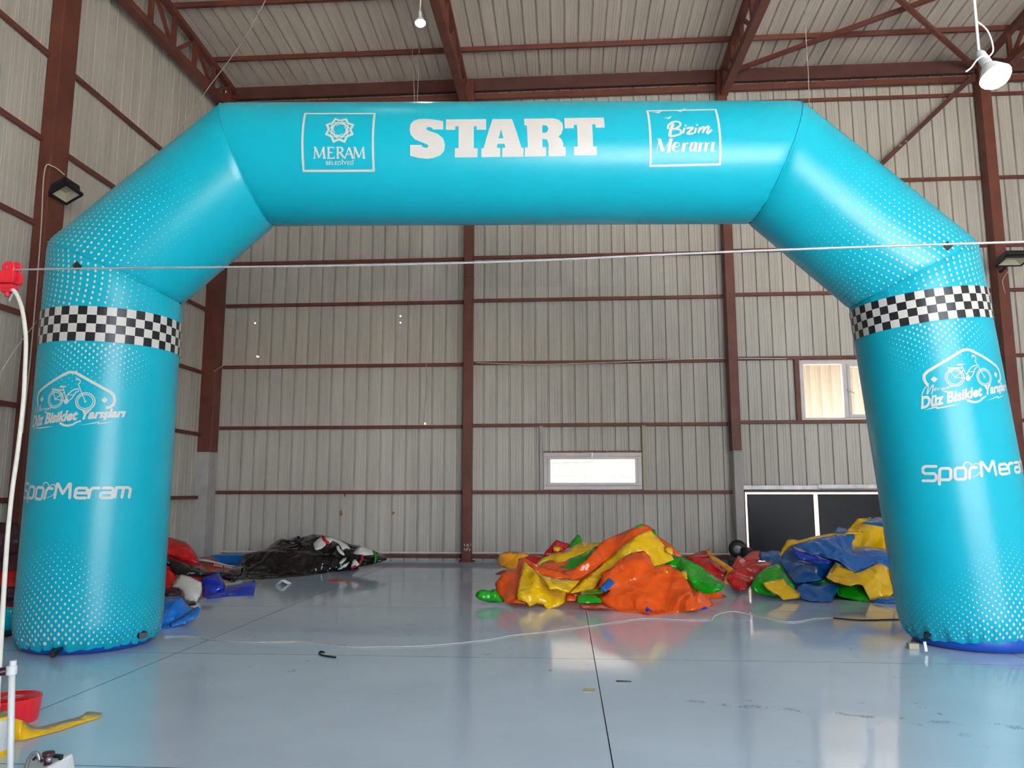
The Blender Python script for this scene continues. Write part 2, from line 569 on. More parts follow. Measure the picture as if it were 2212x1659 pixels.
column(-6.985, -6.70, 14.10, 14.40, 2.03, 9.30, 'brown steel column in the back left corner', base=False)
column(-1.905, -1.735, 14.18, 14.42, 0.0, 9.45, 'brown steel column reaching the floor in the middle of the back wall', splice=(5.37, 2.07))
m = MB()
for i_, (px_, py_) in enumerate(((1004, 1180), (1008, 1180), (1012, 1181), (1016, 1179), (1004, 1189), (1007, 1190), (1011, 1188), (1014, 1190))):
    a_ = at_y(px_, py_, 14.177)
    m.bar(a_, a_ + Vector((.012 * (1 if i_ % 2 else -1), 0, .045)), .012, .002, up=(0, 1, 0))
m.build('paint_marks', M['print'], bpy.data.objects['steel_column.001'])
column(3.04, 3.215, 14.18, 14.42, 2.02, 9.45, 'brown steel column on grey plinth left of the black gate', base=False)
column(7.955, 8.15, 14.18, 14.42, 0.0, 9.45, 'brown steel column behind the right arch leg')
column(XL + .02, XL + .20, 9.19, 9.54, 0.0, 9.6, 'dark brown steel column on the left wall carrying a floodlight')


def plinth(x0, x1, y0, y1, z1, label):
    m = MB()
    m.box(x0, x1, y0, y1, 0, z1)
    m.box(x0 - .01, x1 + .01, y0 - .01, y1, z1 - .03, z1)
    tag(m.build('column_plinth', M['concrete'], bevel=.015), label, 'plinth')


plinth(-6.985, -6.74, 14.12, 14.41, 2.03, 'tall grey plinth under the back left corner column')
plinth(3.06, 3.22, 14.18, 14.41, 2.02, 'tall grey plinth beside the black gate')


# ---- roof trusses
def truss(X, label):
    t = tag(empty('roof_truss', (X, 10, 9.2)), label, 'truss')
    bot = lambda Y: 8.965 - .050 * (14.1 - Y) if Y > 9 else 8.965 - .050 * 5.1
    top = lambda Y: roof_z(Y) - .17
    Ys = [14.1 - .74 * k for k in range(0, 25)]
    m = MB()
    m.bar((X, 14.35, top(14.35)), (X, YRIDGE, top(YRIDGE)), .12, .10)
    m.bar((X, YRIDGE, top(YRIDGE)), (X, YF, top(YF)), .12, .10)
    m.build('top_chord', M['steel'], t, bevel=.006)
    m = MB()
    m.bar((X, 14.35, bot(14.35)), (X, 9, bot(9)), .15, .13)
    m.bar((X, 9, bot(9)), (X, YF, bot(9)), .15, .13)
    m.build('bottom_chord', M['steel'], t, bevel=.008)
    for k, Y in enumerate(Ys):
        m = MB()
        m.bar((X, Y, bot(Y)), (X, Y, top(Y)), .07, .07)
        m.build('web_post', M['steel'], t)
        if k + 1 < len(Ys):
            Y2 = Ys[k + 1]
            m = MB()
            if k % 2: m.bar((X, Y, bot(Y)), (X, Y2, top(Y2)), .055, .055)
            else: m.bar((X, Y, top(Y)), (X, Y2, bot(Y2)), .055, .055)
            m.build('web_diagonal', M['steel'], t)
    return t


truss(XL + .26, 'brown lattice roof truss along the left wall')
truss(-1.93, 'brown lattice roof truss above the middle column')
truss(3.16, 'brown lattice roof truss right of the START lettering')
truss(8.06, 'brown lattice roof truss at the far right behind the big bulb')


def brace(a, b, w, label, mat='steel', bolts=()):
    c = tag(empty('steel_brace', a), label, 'brace')
    m = MB()
    m.bar(a, b, w, w)
    m.build('angle_bar', M[mat], c, bevel=.006)
    for q in bolts:
        q = Vector(q)
        m = MB()
        m.lathe(q, [(.024, 0), (.024, .016), (.014, .018), (.014, .03)], 6, (0, -1, 0))
        m.build('bolt', M['grey_metal'], c)


brace((3.26, 14.2, 9.38), (6.75, 11.95, roof_z(11.95) - .2), .075, 'brown roof brace rising right from the third truss')
brace((5.35, 11.85, roof_z(11.85) - .32), (7.9, 14.2, 9.30), .075, 'brown roof brace descending right towards the big bulb')
brace((7.885, 14.22, 9.155), (4.75, 14.22, 6.2), .085, 'dark diagonal wall brace right of the arch beam', 'steel_dark', [at_y(1944, 314, 14.17), at_y(1957, 306, 14.17)])


# ---- windows, gate
def window(name, W_, label, mull=None, bars=(), handle=None):
    w = tag(empty(name, (W_[0], YB, W_[2])), label, 'window', kind='structure')
    x0, x1, z0, z1 = W_
    t, y0, y1 = .075, YB - .05, YB + .06

    def fr(nm, a, b, c, d, tt, ya, yb):
        for q in ((a, b, c, c + tt), (a, b, d - tt, d), (a, a + tt, c + tt, d - tt), (b - tt, b, c + tt, d - tt)):
            m = MB()
            m.box(q[0], q[1], ya, yb, q[2], q[3])
            m.build(nm, M['white_pvc'], w, bevel=.008)
    fr('frame', x0, x1, z0, z1, t, y0, y1)
    cells = [(x0 + t, x1 - t)]
    if mull:
        m = MB()
        m.box(mull - .04, mull + .04, y0, y1, z0 + t, z1 - t)
        m.build('mullion', M['white_pvc'], w, bevel=.008)
        cells = [(x0 + t, mull - .04), (mull + .04, x1 - t)]
    for k, (a, b) in enumerate(cells):
        if k == len(cells) - 1:
            fr('sash', a, b, z0 + t, z1 - t, .055, y0 - .015, y1 - .03)
        m = MB()
        m.box(a, b, YB + .01, YB + .016, z0 + t, z1 - t)
        m.build('pane', M['glass'], w)
    for (p, q) in bars:
        m = MB()
        m.tube([p, q], .006, 6)
        m.build('guard_wire', M['grey_metal'], w)
    if handle:
        m = MB()
        m.bar(handle[0], handle[1], .022, .02)
        m.lathe(handle[0], [(.022, -.02), (.022, .02)], 12, (0, 1, 0))
        m.build('handle', M['grey_metal'], w)
    return w


w1 = window('window_1', W1, 'low wide white-framed window behind the orange pile', bars=[((-.35, YB + .2, 1.81), (1.38, YB + .2, 1.85)), ((-.35, YB + .2, 1.565), (1.38, YB + .2, 1.555))],
            handle=(at_y(1279, 980, YB - .07), at_y(1279, 995, YB - .07)))
w2 = window('window_2', W2, 'high white double window left of the right arch leg', mull=5.20, handle=(at_y(1833, 842, YB - .07), at_y(1846, 850, YB - .07)))
# timber jambs and foam round the low window
for x in (-.44, 1.475):
    m = MB()
    m.box(x - .035, x + .035, YB - .07, YB - .01, 1.30, 2.50)
    m.build('jamb', M['concrete'] if x < 0 else M['tan'], w1, bevel=.006)
random.seed(3)
m = MB()
x = -.40
while x < 1.43:
    s = random.uniform(.012, .035)
    m.lathe((x, YB - .02, 2.005), [(s * .3, -.01), (s, 0), (s * .9, .012), (s * .2, .02 + s * .4)], 7, (0, 0, 1))
    x += s * 1.3
m.build('foam_bead', M['foam'], w1)
m = MB()
m.box(4.29, 4.375, YB - .07, YB - .01, 2.55, 3.72)
m.build('jamb', M['steel'], w2, bevel=.006)

gate = tag(empty('door_1', (4.5, YB, 0)), 'low black steel double gate with bright gaps at its edges', 'gate', kind='structure')
for (a, b) in ((3.335, 4.525), (4.605, 5.80)):
    m = MB()
    m.box(a, b, YB - .01, YB + .03, .03, 1.225)
    lf = m.build('leaf', M['gate'], gate, bevel=.006)
    for (c, d) in (((a, .06), (b, .06)), ((a, 1.2), (b, 1.2))):
        m = MB()
        m.bar((c[0] + .02, YB + .05, c[1]), (d[0] - .02, YB + .05, d[1]), .04, .05)
        m.build('leaf_rail', M['gate'], lf)
    for zz in (.25, .95):
        m = MB()
        m.tube([(a + .01 if a < 4 else b - .01, YB - .02, zz), (a + .01 if a < 4 else b - .01, YB - .02, zz + .1)], .014, 8)
        m.build('hinge', M['black'], lf)
m = MB()
m.box(3.25, 5.90, YB - .06, YB + .02, 1.262, 1.305)
m.build('lintel', M['steel_dark'], gate, bevel=.004)
for (a, b, z) in ((3.25, 4.6, 1.31), (4.58, 5.95, 1.325)):
    m = MB()
    m.box(a, b, YB - .075, YB - .03, z, z + .075)
    m.build('flashing', M['flash'], gate, bevel=.004)
m = MB()
m.box(3.225, 3.285, YB - .06, YB + .03, 0, 1.29)
m.build('gate_post', M['steel_dark'], gate)

# ---- outside: yard and the neighbouring shed seen through the windows
m = MB()
m.box(-70, 70, -80, YF - .1, -.3, -.06)
m.box(-70, 70, YB + .16, 80, -.3, -.06)
m.box(XR + .2, 70, YF - .1, YB + .16, -.3, -.06)
tag(m.build('outside_ground', M['ground']), 'pale concrete yard outside the hall', 'ground', kind='structure')
nb = tag(empty('neighbour_shed', (0, 19, 0)), 'pale sheet-clad shed outside the windows', 'building')
cladding('wall_sheet', -14, 18, -.05, 8.5, lambda a, b, d: (a, 18.6 - d, b), M['facade'], nb)  # wall above the awning is added to keep sky out of floor reflections
m = MB()
m.bar((2, 18.05, 4.40), (2, 18.6, 4.62), 34, .05)
m.build('awning', M['facade_roof'], nb)

# ================================================================== INFLATABLE ARCH
AX = [Vector(p) for p in ((-4.026, 6.432, 0), (-4.018, 6.433, 3.219), (-2.887, 6.516, 4.253), (1.96, 6.872, 4.281), (3.157, 6.96, 3.201), (3.461, 6.982, 0))]
AR = [.563, .558, .548, .548, .556, .566]
ANRM = Vector((.073, -1, 0)).normalized()          # arch plane normal, towards the viewer


class Seg:
    def __init__(s, k):
        s.k, s.A, s.B = k, AX[k], AX[k + 1]
        s.L = (s.B - s.A).length
        s.e = (s.B - s.A) / s.L
        s.n = (ANRM - s.e * ANRM.dot(s.e)).normalized()
        s.t = s.e.cross(s.n).normalized()
        if k in (0, 4) and s.t.x < 0: s.t = -s.t
        ea = (AX[k] - AX[k - 1]).normalized() if k > 0 else None
        eb = (AX[k + 2] - AX[k + 1]).normalized() if k < 4 else None
        s.ma = (s.e + ea).normalized() if ea else None     # mitre plane normals
        s.mb = (s.e + eb).normalized() if eb else None
        s.rm = (AR[k] + AR[k + 1]) / 2

    def rad(s, x):
        return AR[s.k] + (AR[s.k + 1] - AR[s.k]) * min(max(x / s.L, 0), 1)

    def off(s, th):
        return s.n * math.cos(th) + s.t * math.sin(th)

    def lim(s, th):
        """start and end of the tube along the axis at this angle"""
        d = s.off(th)
        a = -(d * s.rad(0)).dot(s.ma) / s.e.dot(s.ma) if s.ma else 0.0
        b = s.L - (d * s.rad(s.L)).dot(s.mb) / s.e.dot(s.mb) if s.mb else s.L
        return a, b

    def pt(s, th, x, h=0.0):
        return s.A + s.e * x + s.off(th) * (s.rad(x) + h)

    def hit(s, px, py):
        """picture point -> (angle, distance along axis) on the near surface"""
        d = ray(px, py)
        w = EYE - s.A
        r = s.rm
        for _ in range(3):
            dp, wp = d - s.e * d.dot(s.e), w - s.e * w.dot(s.e)
            a, b, c = dp.dot(dp), 2 * dp.dot(wp), wp.dot(wp) - r * r
            D = b * b - 4 * a * c
            tt = (-b - math.sqrt(max(D, 0))) / (2 * a)
            q = w + d * tt
            x = q.dot(s.e)
            r = s.rad(x)
        return math.atan2(q.dot(s.t), q.dot(s.n)), x


SEG = [Seg(k) for k in range(5)]
arch = tag(empty('inflatable_arch', (-.3, 6.7, 0)), 'large teal inflatable START arch spanning the hall floor', 'inflatable arch')
NTH = 144
HEM = [.042, None, None, None, .105]
PART = ['leg', 'shoulder', 'beam', 'shoulder', 'leg']


def leg_gather(k, th, x):
    """x measured from the base end: ruffled elastic hem"""
    w = max(0.0, 1 - (x - HEM[k]) / .20)
    a = th + .4 * k
    ruf = .013 * math.sin(27 * a + 2 * math.sin(5 * a)) + .008 * math.sin(43 * a)
    return -(.055 * w ** 2.2) + ruf * w ** 1.5


for s in SEG:
    k = s.k
    NR = 70 if k in (0, 4) else (36 if k in (1, 3) else 90)
    vs, fs = [], []
    for i in range(NR + 1):
        for j in range(NTH):
            th = 2 * math.pi * j / NTH
            a, b = s.lim(th)
            f = i / NR
            h = 0.0
            if k == 0:
                a = HEM[0] + .012 * math.sin(19 * th) * math.sin(7 * th)
                f = f ** 1.6
            if k == 4:
                b = s.L - HEM[4] - .012 * math.sin(21 * th) * math.sin(6 * th)
                f = 1 - (1 - f) ** 1.6
            x = a + (b - a) * f
            if k == 0: h += leg_gather(0, th, x)
            if k == 4: h += leg_gather(4, th, s.L - x)
            # slight pucker where the tubes are welded together, slack folds on the inside corner
            for (end, mm) in ((a, s.ma), (b, s.mb)):
                if mm is not None:
                    dd = abs(x - end)
                    h += -.010 * math.exp(-dd / .02)
                    inner = max(0.0, -s.off(th).z if k == 2 else (s.off(th).x if k < 2 else -s.off(th).x))
                    h += .008 * math.sin(th * 38 + 3 * math.sin(th * 9)) * math.exp(-dd / .07) * inner ** 2
            vs.append(s.pt(th, x, h))
    for i in range(NR):
        for j in range(NTH):
            q = (i * NTH + j, i * NTH + (j + 1) % NTH, (i + 1) * NTH + (j + 1) % NTH, (i + 1) * NTH + j)
            fs.append(q)
    m = MB()
    m.add(vs, fs)
    m.build(PART[k], M['teal'], arch, smooth=True)
# welded seams at the mitres
for k in (1, 2, 3, 4):
    s = SEG[k]
    pts = []
    for j in range(97):
        th = 2 * math.pi * j / 96
        pts.append(s.pt(th, s.lim(th)[0], -.006))
    m = MB()
    m.tube(pts, .0045, 5, cap=False)
    m.build('seam', M['teal'], arch, smooth=True)
# blue sealed base under each leg
for k, (c, hz) in enumerate(((AX[0], .15), (AX[5], .19))):
    m = MB()
    m.lathe(c, [(.40, .004), (.455, .004), (.490, .02), (.502, .05), (.502, .08), (.49, hz), (.43, hz + .02)], 96)
    m.build('base', M['blue_base'], arch, smooth=True)


# ---- printing on the tubes: flat shapes laid out in unrolled tube coordinates
class Print:
    def __init__(s):
        s.bm = bmesh.new()

    def poly(s, loops):
        """filled outline(s), inner loops are holes; points in (u, x)"""
        cu = bpy.data.curves.new('tmp', 'CURVE')
        cu.dimensions, cu.fill_mode = '2D', 'BOTH'
        for lp in loops:
            sp = cu.splines.new('POLY')
            sp.points.add(len(lp) - 1)
            for p, q in zip(sp.points, lp): p.co = (q[0], q[1], 0, 1)
            sp.use_cyclic_u = True
        o = bpy.data.objects.new('tmp', cu)
        me = bpy.data.meshes.new_from_object(o)
        s.bm.from_mesh(me)
        bpy.data.objects.remove(o)
        bpy.data.meshes.remove(me)

    def stroke(s, pts, w, w2=None):
        n = len(pts)
        for i in range(n - 1):
            a, b = Vector(pts[i]), Vector(pts[i + 1])
            d = b - a
            if d.length < 1e-6: continue
            wa = w if w2 is None else w + (w2 - w) * i / (n - 1)
            wb = w if w2 is None else w + (w2 - w) * (i + 1) / (n - 1)
            nn = Vector((-d.y, d.x)).normalized()
            q = [a + nn * wa / 2, a - nn * wa / 2, b - nn * wb / 2, b + nn * wb / 2]
            s.bm.faces.new([s.bm.verts.new((p.x, p.y, 0)) for p in q])
            if i: s.disc(a, wa / 2, 8)

    def disc(s, c, r, n=12):
        s.bm.faces.new([s.bm.verts.new((c[0] + r * math.cos(2 * math.pi * k / n), c[1] + r * math.sin(2 * math.pi * k / n), 0)) for k in range(n)])

    def build(s, name, place, mat='print', grid=.035, cut=True, label=None):
        bm = s.bm.copy()
        if cut:
            xs_ = [v.co.x for v in bm.verts]
            ys_ = [v.co.y for v in bm.verts]
            for axis, lo, hi in ((0, min(xs_), max(xs_)), (1, min(ys_), max(ys_))):
                g = grid if axis == 0 else grid
                c = lo + g
                while c < hi:
                    co, no = [0, 0, 0], [0, 0, 0]
                    co[axis], no[axis] = c, 1
                    bmesh.ops.bisect_plane(bm, geom=bm.verts[:] + bm.edges[:] + bm.faces[:], plane_co=co, plane_no=no)
                    c += g
        for v in bm.verts:
            v.co = place(v.co.x, v.co.y)
        bmesh.ops.recalc_face_normals(bm, faces=bm.faces)
        for f in bm.faces:
            f.normal_update()
            if f.normal.dot(EYE - f.calc_center_median()) < 0: f.normal_flip()
        me = bpy.data.meshes.new(name)
        bm.to_mesh(me)
        bm.free()
        o = link_mesh(name, me, M[mat], arch, smooth=False)
        if label: o['label'] = label
        return o


def on_seg(k, du=0.0, dx=0.0, h=.0025):
    s = SEG[k]
    return lambda u, x: s.pt((u + du) / s.rm, x + dx, h)


def to_seg(k):
    """picture pixel -> unrolled (u, x)"""
    s = SEG[k]

    def f(px, py):
        th, x = s.hit(px, py)
        return (th * s.rm, x)
    return f


def crop(ox, oy, sc, k):
    f = to_seg(k)
    return lambda x, y: f(ox + x / sc, oy + y / sc)


# ---- beam: START
c5 = crop(620, 190, 4.424, 2)
START = [
    [[(1493, 318), (1493, 398), (1395, 398), (1385, 381), (1355, 374), (1333, 383), (1335, 400), (1360, 413), (1440, 440), (1490, 480), (1510, 540), (1502, 600), (1465, 645), (1400, 670), (1340, 678), (1260, 670), (1177, 648), (1177, 545),
      (1285, 545), (1295, 563), (1320, 573), (1345, 569), (1353, 555), (1340, 541), (1300, 525), (1220, 490), (1185, 450), (1172, 400), (1180, 350), (1210, 316), (1260, 300), (1330, 297), (1400, 303)]],
    [[(1520, 303), (1903, 300), (1903, 400), (1815, 402), (1812, 368), (1785, 368), (1785, 575), (1822, 577), (1820, 663), (1605, 665), (1605, 577), (1640, 575), (1640, 368), (1608, 370), (1608, 402), (1518, 402)]],
    [[(1965, 300), (2150, 300), (2240, 572), (2260, 572), (2260, 658), (2058, 660), (2058, 575), (2087, 572), (2080, 535), (2012, 535), (2005, 572), (2037, 575), (2037, 660), (1858, 662), (1858, 577), (1880, 575)],
     [(2045, 392), (2068, 482), (2022, 482)]],
    [[(2267, 297), (2542, 292), (2597, 305), (2632, 340), (2639, 385), (2622, 440), (2592, 465), (2622, 490), (2639, 530), (2642, 565), (2664, 565), (2662, 652), (2500, 655), (2500, 545), (2487, 495), (2440, 487), (2442, 567), (2476, 567), (2476, 655),
      (2272, 657), (2274, 570), (2302, 568), (2292, 362), (2269, 360)], [(2440, 358), (2482, 361), (2497, 390), (2487, 420), (2470, 430), (2440, 430)]],
    [[(2649, 290), (3027, 285), (3035, 380), (2950, 383), (2947, 350), (2915, 350), (2924, 560), (2959, 560), (2959, 645), (2744, 648), (2740, 563), (2778, 560), (2770, 355), (2740, 355), (2740, 385), (2654, 388)]],
]
for g in START:
    p = Print()
    p.poly([[c5(*q) for q in lp] for lp in g])
    p.build('start_letter', on_seg(2), label='cream slab-serif letter of START')


def frame_box(p, cn, w):
    """rectangle outline through four corner picture points (closed) in unrolled space"""
    q = cn + [cn[0]]
    for a, b in zip(q, q[1:]):
        n = 8
        p.stroke([(a[0] + (b[0] - a[0]) * i / n, a[1] + (b[1] - a[1]) * i / n) for i in range(n + 1)], w)
    for a in cn:
        p.poly([[(a[0] - w / 2, a[1] - w / 2), (a[0] + w / 2, a[1] - w / 2), (a[0] + w / 2, a[1] + w / 2), (a[0] - w / 2, a[1] + w / 2)]])


# ---- beam: municipal badge on the left
p = Print()
cn = [c5(175, 247), c5(838, 247), c5(830, 790), c5(160, 793)]
frame_box(p, cn, .019)
p.build('badge_frame', on_seg(2), label='white square frame around the MERAM badge')
p = Print()
cx, cy = c5(503, 398)
c6u = c5(503 + 150, 398)
RS = math.hypot(c6u[0] - cx, c6u[1] - cy)


def star(R0, ratio, n, rot):
    return [(cx + (R0 if i % 2 == 0 else R0 * ratio) * math.cos(rot + math.pi * i / n), cy + (R0 if i % 2 == 0 else R0 * ratio) * math.sin(rot + math.pi * i / n)) for i in range(2 * n)]


rot = math.radians(22)
o_, i_ = star(RS, .765, 8, rot), star(RS * .80, .765, 8, rot)
p.poly([o_, i_])
for a0 in (0, 45):
    for kk in range(4):
        a = rot + math.radians(a0 + 90 * kk + 22.5)
        r1 = RS * .62
        q = [(cx + r1 * math.cos(a + t_), cy + r1 * math.sin(a + t_)) for t_ in (-.62, .62)]
        p.stroke(q, RS * .085)
for kk in range(4):
    a = rot + math.radians(90 * kk)
    pts_ = []
    for t_ in range(9):
        f = t_ / 8
        pts_.append((cx + RS * (.52 - .16 * f) * math.cos(a + 1.9 * f), cy + RS * (.52 - .16 * f) * math.sin(a + 1.9 * f)))
    p.stroke(pts_, RS * .11, RS * .05)
p.build('badge_star', on_seg(2), label='white interlaced eight-pointed star emblem')


def quad_map(c, TL, TR, BR, BL):
    """unit square (x right, y up) -> unrolled coordinates through four picture points"""
    def f(x, y):
        tx = TL[0] + (TR[0] - TL[0]) * x
        ty = TL[1] + (TR[1] - TL[1]) * x
        bx = BL[0] + (BR[0] - BL[0]) * x
        by = BL[1] + (BR[1] - BL[1]) * x
        return c(bx + (tx - bx) * y, by + (ty - by) * y)
    return f


SERIF = {  # (stroke points, thick?)
    'M': ([[(.02, 0), (.02, .98)]], .12, [[(.08, .96), (.48, .06)]], .17, [[(.48, .06), (.88, .96)]], .10, [[(.90, .98), (.97, 0)]], .18),
}


def serif_word(p, f, x0, x1, word, thick, thin):
    S = {'M': ([((.10, 0), (.16, 1), 0), ((.16, 1), (.50, .05), 1), ((.50, .05), (.82, 1), 0), ((.82, 1), (.90, 0), 1)], [(.10, 0, .10), (.90, 0, .12), (.12, 1, .07), (.86, 1, .07)]),
         'E': ([((.2, 0), (.2, 1), 1), ((.2, 1), (.85, 1), 0), ((.2, .52), (.72, .52), 0), ((.2, 0), (.9, 0), 0), ((.85, 1), (.85, .84), 0), ((.9, 0), (.94, .18), 0)], [(.12, 0, .1), (.12, 1, .1)]),
         'R': ([((.18, 0), (.18, 1), 1), ((.18, 1), (.5, 1), 0), ((.5, 1), (.68, .86), 1), ((.68, .86), (.68, .66), 1), ((.68, .66), (.45, .52), 0), ((.45, .52), (.18, .52), 0), ((.42, .52), (.86, .03), 1)], [(.18, 0, .16), (.10, 1, .1), (.93, 0, .1)]),
         'A': ([((.10, 0), (.48, 1), 0), ((.48, 1), (.88, 0), 1), ((.24, .36), (.72, .36), 0)], [(.10, 0, .11), (.88, 0, .12)])}
    for (a, b), ch in word:
        st, se = S[ch]
        for (q, r_, th) in st:
            p.stroke([f(a + (b - a) * (q[0] + (r_[0] - q[0]) * i / 4), q[1] + (r_[1] - q[1]) * i / 4) for i in range(5)], thick if th else thin)
        for (x, y, hw) in se:
            p.stroke([f(a + (b - a) * (x - hw), y), f(a + (b - a) * (x + hw), y)], thin)


p = Print()
f = quad_map(c5, (250, 568), (748, 568), (748, 672), (250, 672))
serif_word(p, f, 0, 1, [((0, .24), 'M'), ((.265, .42), 'E'), ((.44, .625), 'R'), ((.59, .79), 'A'), ((.76, 1), 'M')], .0165, .008)
p.build('badge_name', on_seg(2), label='white serif lettering MERAM')


def text_mesh(body, offset=0.0, shear=0.0):
    cu = bpy.data.curves.new('tmp', 'FONT')
    cu.body, cu.offset, cu.shear, cu.resolution_u = body, offset, shear, 4
    o = bpy.data.objects.new('tmp', cu)
    me = bpy.data.meshes.new_from_object(o)
    bpy.data.objects.remove(o)
    return me


def set_text(p, f, body, cap=.70, offset=0.0, shear=0.0, marks=()):
    """default font text mapped so that x spans 0..1 and the capital height spans 0..1"""
    me = text_mesh(body, offset, shear)
    xs_ = [v.co.x for v in me.vertices]
    x0, x1 = min(xs_), max(xs_)
    for v in me.vertices:
        q = f((v.co.x - x0) / (x1 - x0), v.co.y / cap)
        v.co = (q[0], q[1], 0)
    p.bm.from_mesh(me)
    bpy.data.meshes.remove(me)
    # advance of each prefix, for accents
    out = {}
    for i in marks:
        a = text_mesh(body[:i], offset, shear) if i else None
        b = text_mesh(body[:i + 1], offset, shear)
        xa = max(v.co.x for v in a.vertices) if a else x0
        xb = max(v.co.x for v in b.vertices)
        out[i] = (((xa + xb) / 2 - x0) / (x1 - x0) + .003, (xb - xa) / (x1 - x0))
    return out


p = Print()
f = quad_map(c5, (372, 699), (634, 699), (634, 735), (372, 735))
mk = set_text(p, f, 'BELEDIYESI', .72, .004, marks=(5, 9))
for i in mk:
    q = f(mk[i][0] + .004, 1.22)
    p.disc(q, .006, 8)
p.build('badge_subtitle', on_seg(2), label='small white lettering BELEDİYESİ')

# ---- beam: badge on the right
c6 = crop(1120, 190, 4.424, 2)
p = Print()
frame_box(p, [c6(1232, 222), c6(1882, 209), c6(1925, 730), c6(1260, 745)], .019)
p.build('badge_frame', on_seg(2), label='white square frame around the Bizim Meram badge')
p = Print()
for q in ([(1266, 237), (1310, 234), (1378, 220), (1336, 248), (1322, 240)], [(1490, 218), (1560, 208), (1610, 193), (1545, 236), (1528, 226)], [(1384, 290), (1425, 284), (1468, 270), (1436, 302), (1424, 293)]):
    p.poly([[c6(*t_) for t_ in q]])
p.build('badge_birds', on_seg(2), label='three white bird shapes')
p = Print()
W = .0185
for q, w in (([(1443, 462), (1456, 400), (1478, 345)], W * 1.5), ([(1428, 392), (1432, 362), (1462, 334), (1512, 322), (1545, 338), (1540, 366), (1500, 388), (1478, 394)], W), ([(1478, 394), (1530, 396), (1552, 414), (1545, 440), (1500, 456), (1443, 464)], W),
             ([(1587, 382), (1570, 436)], W), ([(1594, 362), (1598, 358)], W), ([(1604, 388), (1668, 382), (1612, 436), (1672, 436)], W), ([(1698, 382), (1682, 434)], W), ([(1704, 358), (1708, 354)], W),
             ([(1735, 378), (1716, 432)], W), ([(1722, 410), (1762, 376), (1776, 384), (1760, 430)], W), ([(1765, 408), (1806, 370), (1820, 378), (1800, 426), (1814, 432), (1848, 398)], W)):
    p.stroke([c6(t_.x, t_.y) for t_ in spline([(a, b, 0) for a, b in q], 5)], w)
p.build('badge_script', on_seg(2), label='white brush lettering Bizim')
p = Print()
T, t2 = .030, .0055
DID = [([(1347, 490), (1378, 608)], T), ([(1318, 614), (1345, 494)], t2), ([(1300, 617), (1335, 616)], t2), ([(1386, 608), (1455, 490)], t2), ([(1457, 488), (1432, 614)], T), ([(1325, 487), (1360, 488)], t2), ([(1440, 486), (1482, 485)], t2), ([(1408, 617), (1455, 615)], t2),
       ([(1505, 522), (1478, 560), (1482, 600)], T * .8), ([(1472, 568), (1535, 555), (1530, 528), (1505, 520)], t2 * 1.4), ([(1482, 602), (1505, 612), (1540, 592)], t2 * 1.5),
       ([(1585, 525), (1568, 612)], T), ([(1586, 550), (1602, 528)], t2), ([(1606, 528), (1622, 534)], T * .6),
       ([(1660, 530), (1642, 570), (1648, 604)], T * .7), ([(1640, 530), (1690, 520)], t2 * 1.5), ([(1700, 520), (1682, 608)], T), ([(1650, 608), (1684, 580)], t2), ([(1682, 610), (1706, 606)], t2),
       ([(1742, 522), (1726, 610)], T * .9), ([(1742, 545), (1775, 520)], t2), ([(1798, 522), (1782, 610)], T * .9), ([(1800, 545), (1832, 520)], t2), ([(1862, 518), (1845, 606)], T * .9), ([(1845, 608), (1882, 602)], t2 * 1.3)]
for q, w in DID:
    p.stroke([c6(t_.x, t_.y) for t_ in spline([(a, b, 0) for a, b in q], 3)], w)
p.build('badge_name', on_seg(2), label='white high-contrast lettering Meram')


# ---- legs: checkered band, race badge, sponsor lettering
def band(k, x0, x1):
    s = SEG[k]
    n, sub = 48, 3
    vs, fs, mi = [], [], []
    m = MB()
    for r_ in range(4):
        for c in range(n):
            for q in range(sub):
                a, b = 2 * math.pi * (c + q / sub) / n, 2 * math.pi * (c + (q + 1) / sub) / n
                y0, y1 = x0 + (x1 - x0) * r_ / 4, x0 + (x1 - x0) * (r_ + 1) / 4
                m.add([s.pt(a, y0, .005), s.pt(b, y0, .005), s.pt(b, y1, .005), s.pt(a, y1, .005)], [(0, 1, 2, 3)], (r_ + c) % 2)
    o = m.build('checker_band', [M['print'], M['print_black']], arch, smooth=True)
    o['label'] = 'black and white checkered band round the leg'


TL_ = to_seg(0)
TR_ = to_seg(4)
bL = (TL_(238, 739)[1], TL_(238, 664)[1])
bR = (TR_(2000, 626)[1], TR_(2000, 696)[1])
band(0, *bL)
band(4, *bR)

# positions on the right leg run downwards; flip so that "x up" is common to both legs
LR = SEG[4].L


def up(c):
    def f(x, y):
        u, q = c(x, y)
        return (u, LR - q)
    return f


def place_L(du, dx):
    return on_seg(0, du, dx)


def place_R():
    g = on_seg(4)
    return lambda u, x: g(u, LR - x)


cR = up(crop(1960, 730, 8.73, 4))
cLr = crop(50, 760, 7.373, 0)
# the same badge on the left leg, matched at the two wheel hubs
ra, rb = cR(895, 745), cR(1450, 740)
la, lb = cLr(522, 775), cLr(980, 770)
DU, DX = (la[0] + lb[0] - ra[0] - rb[0]) / 2, (la[1] + lb[1] - ra[1] - rb[1]) / 2


def both(p, name, label, du=None, dx=None):
    p.build(name, place_L(DU if du is None else du, DX if dx is None else dx), label=label)
    p.build(name, place_R(), label=label)


def cLs(x, y):
    u, v = cLr(x, y)
    return (u - DU, v - DX)


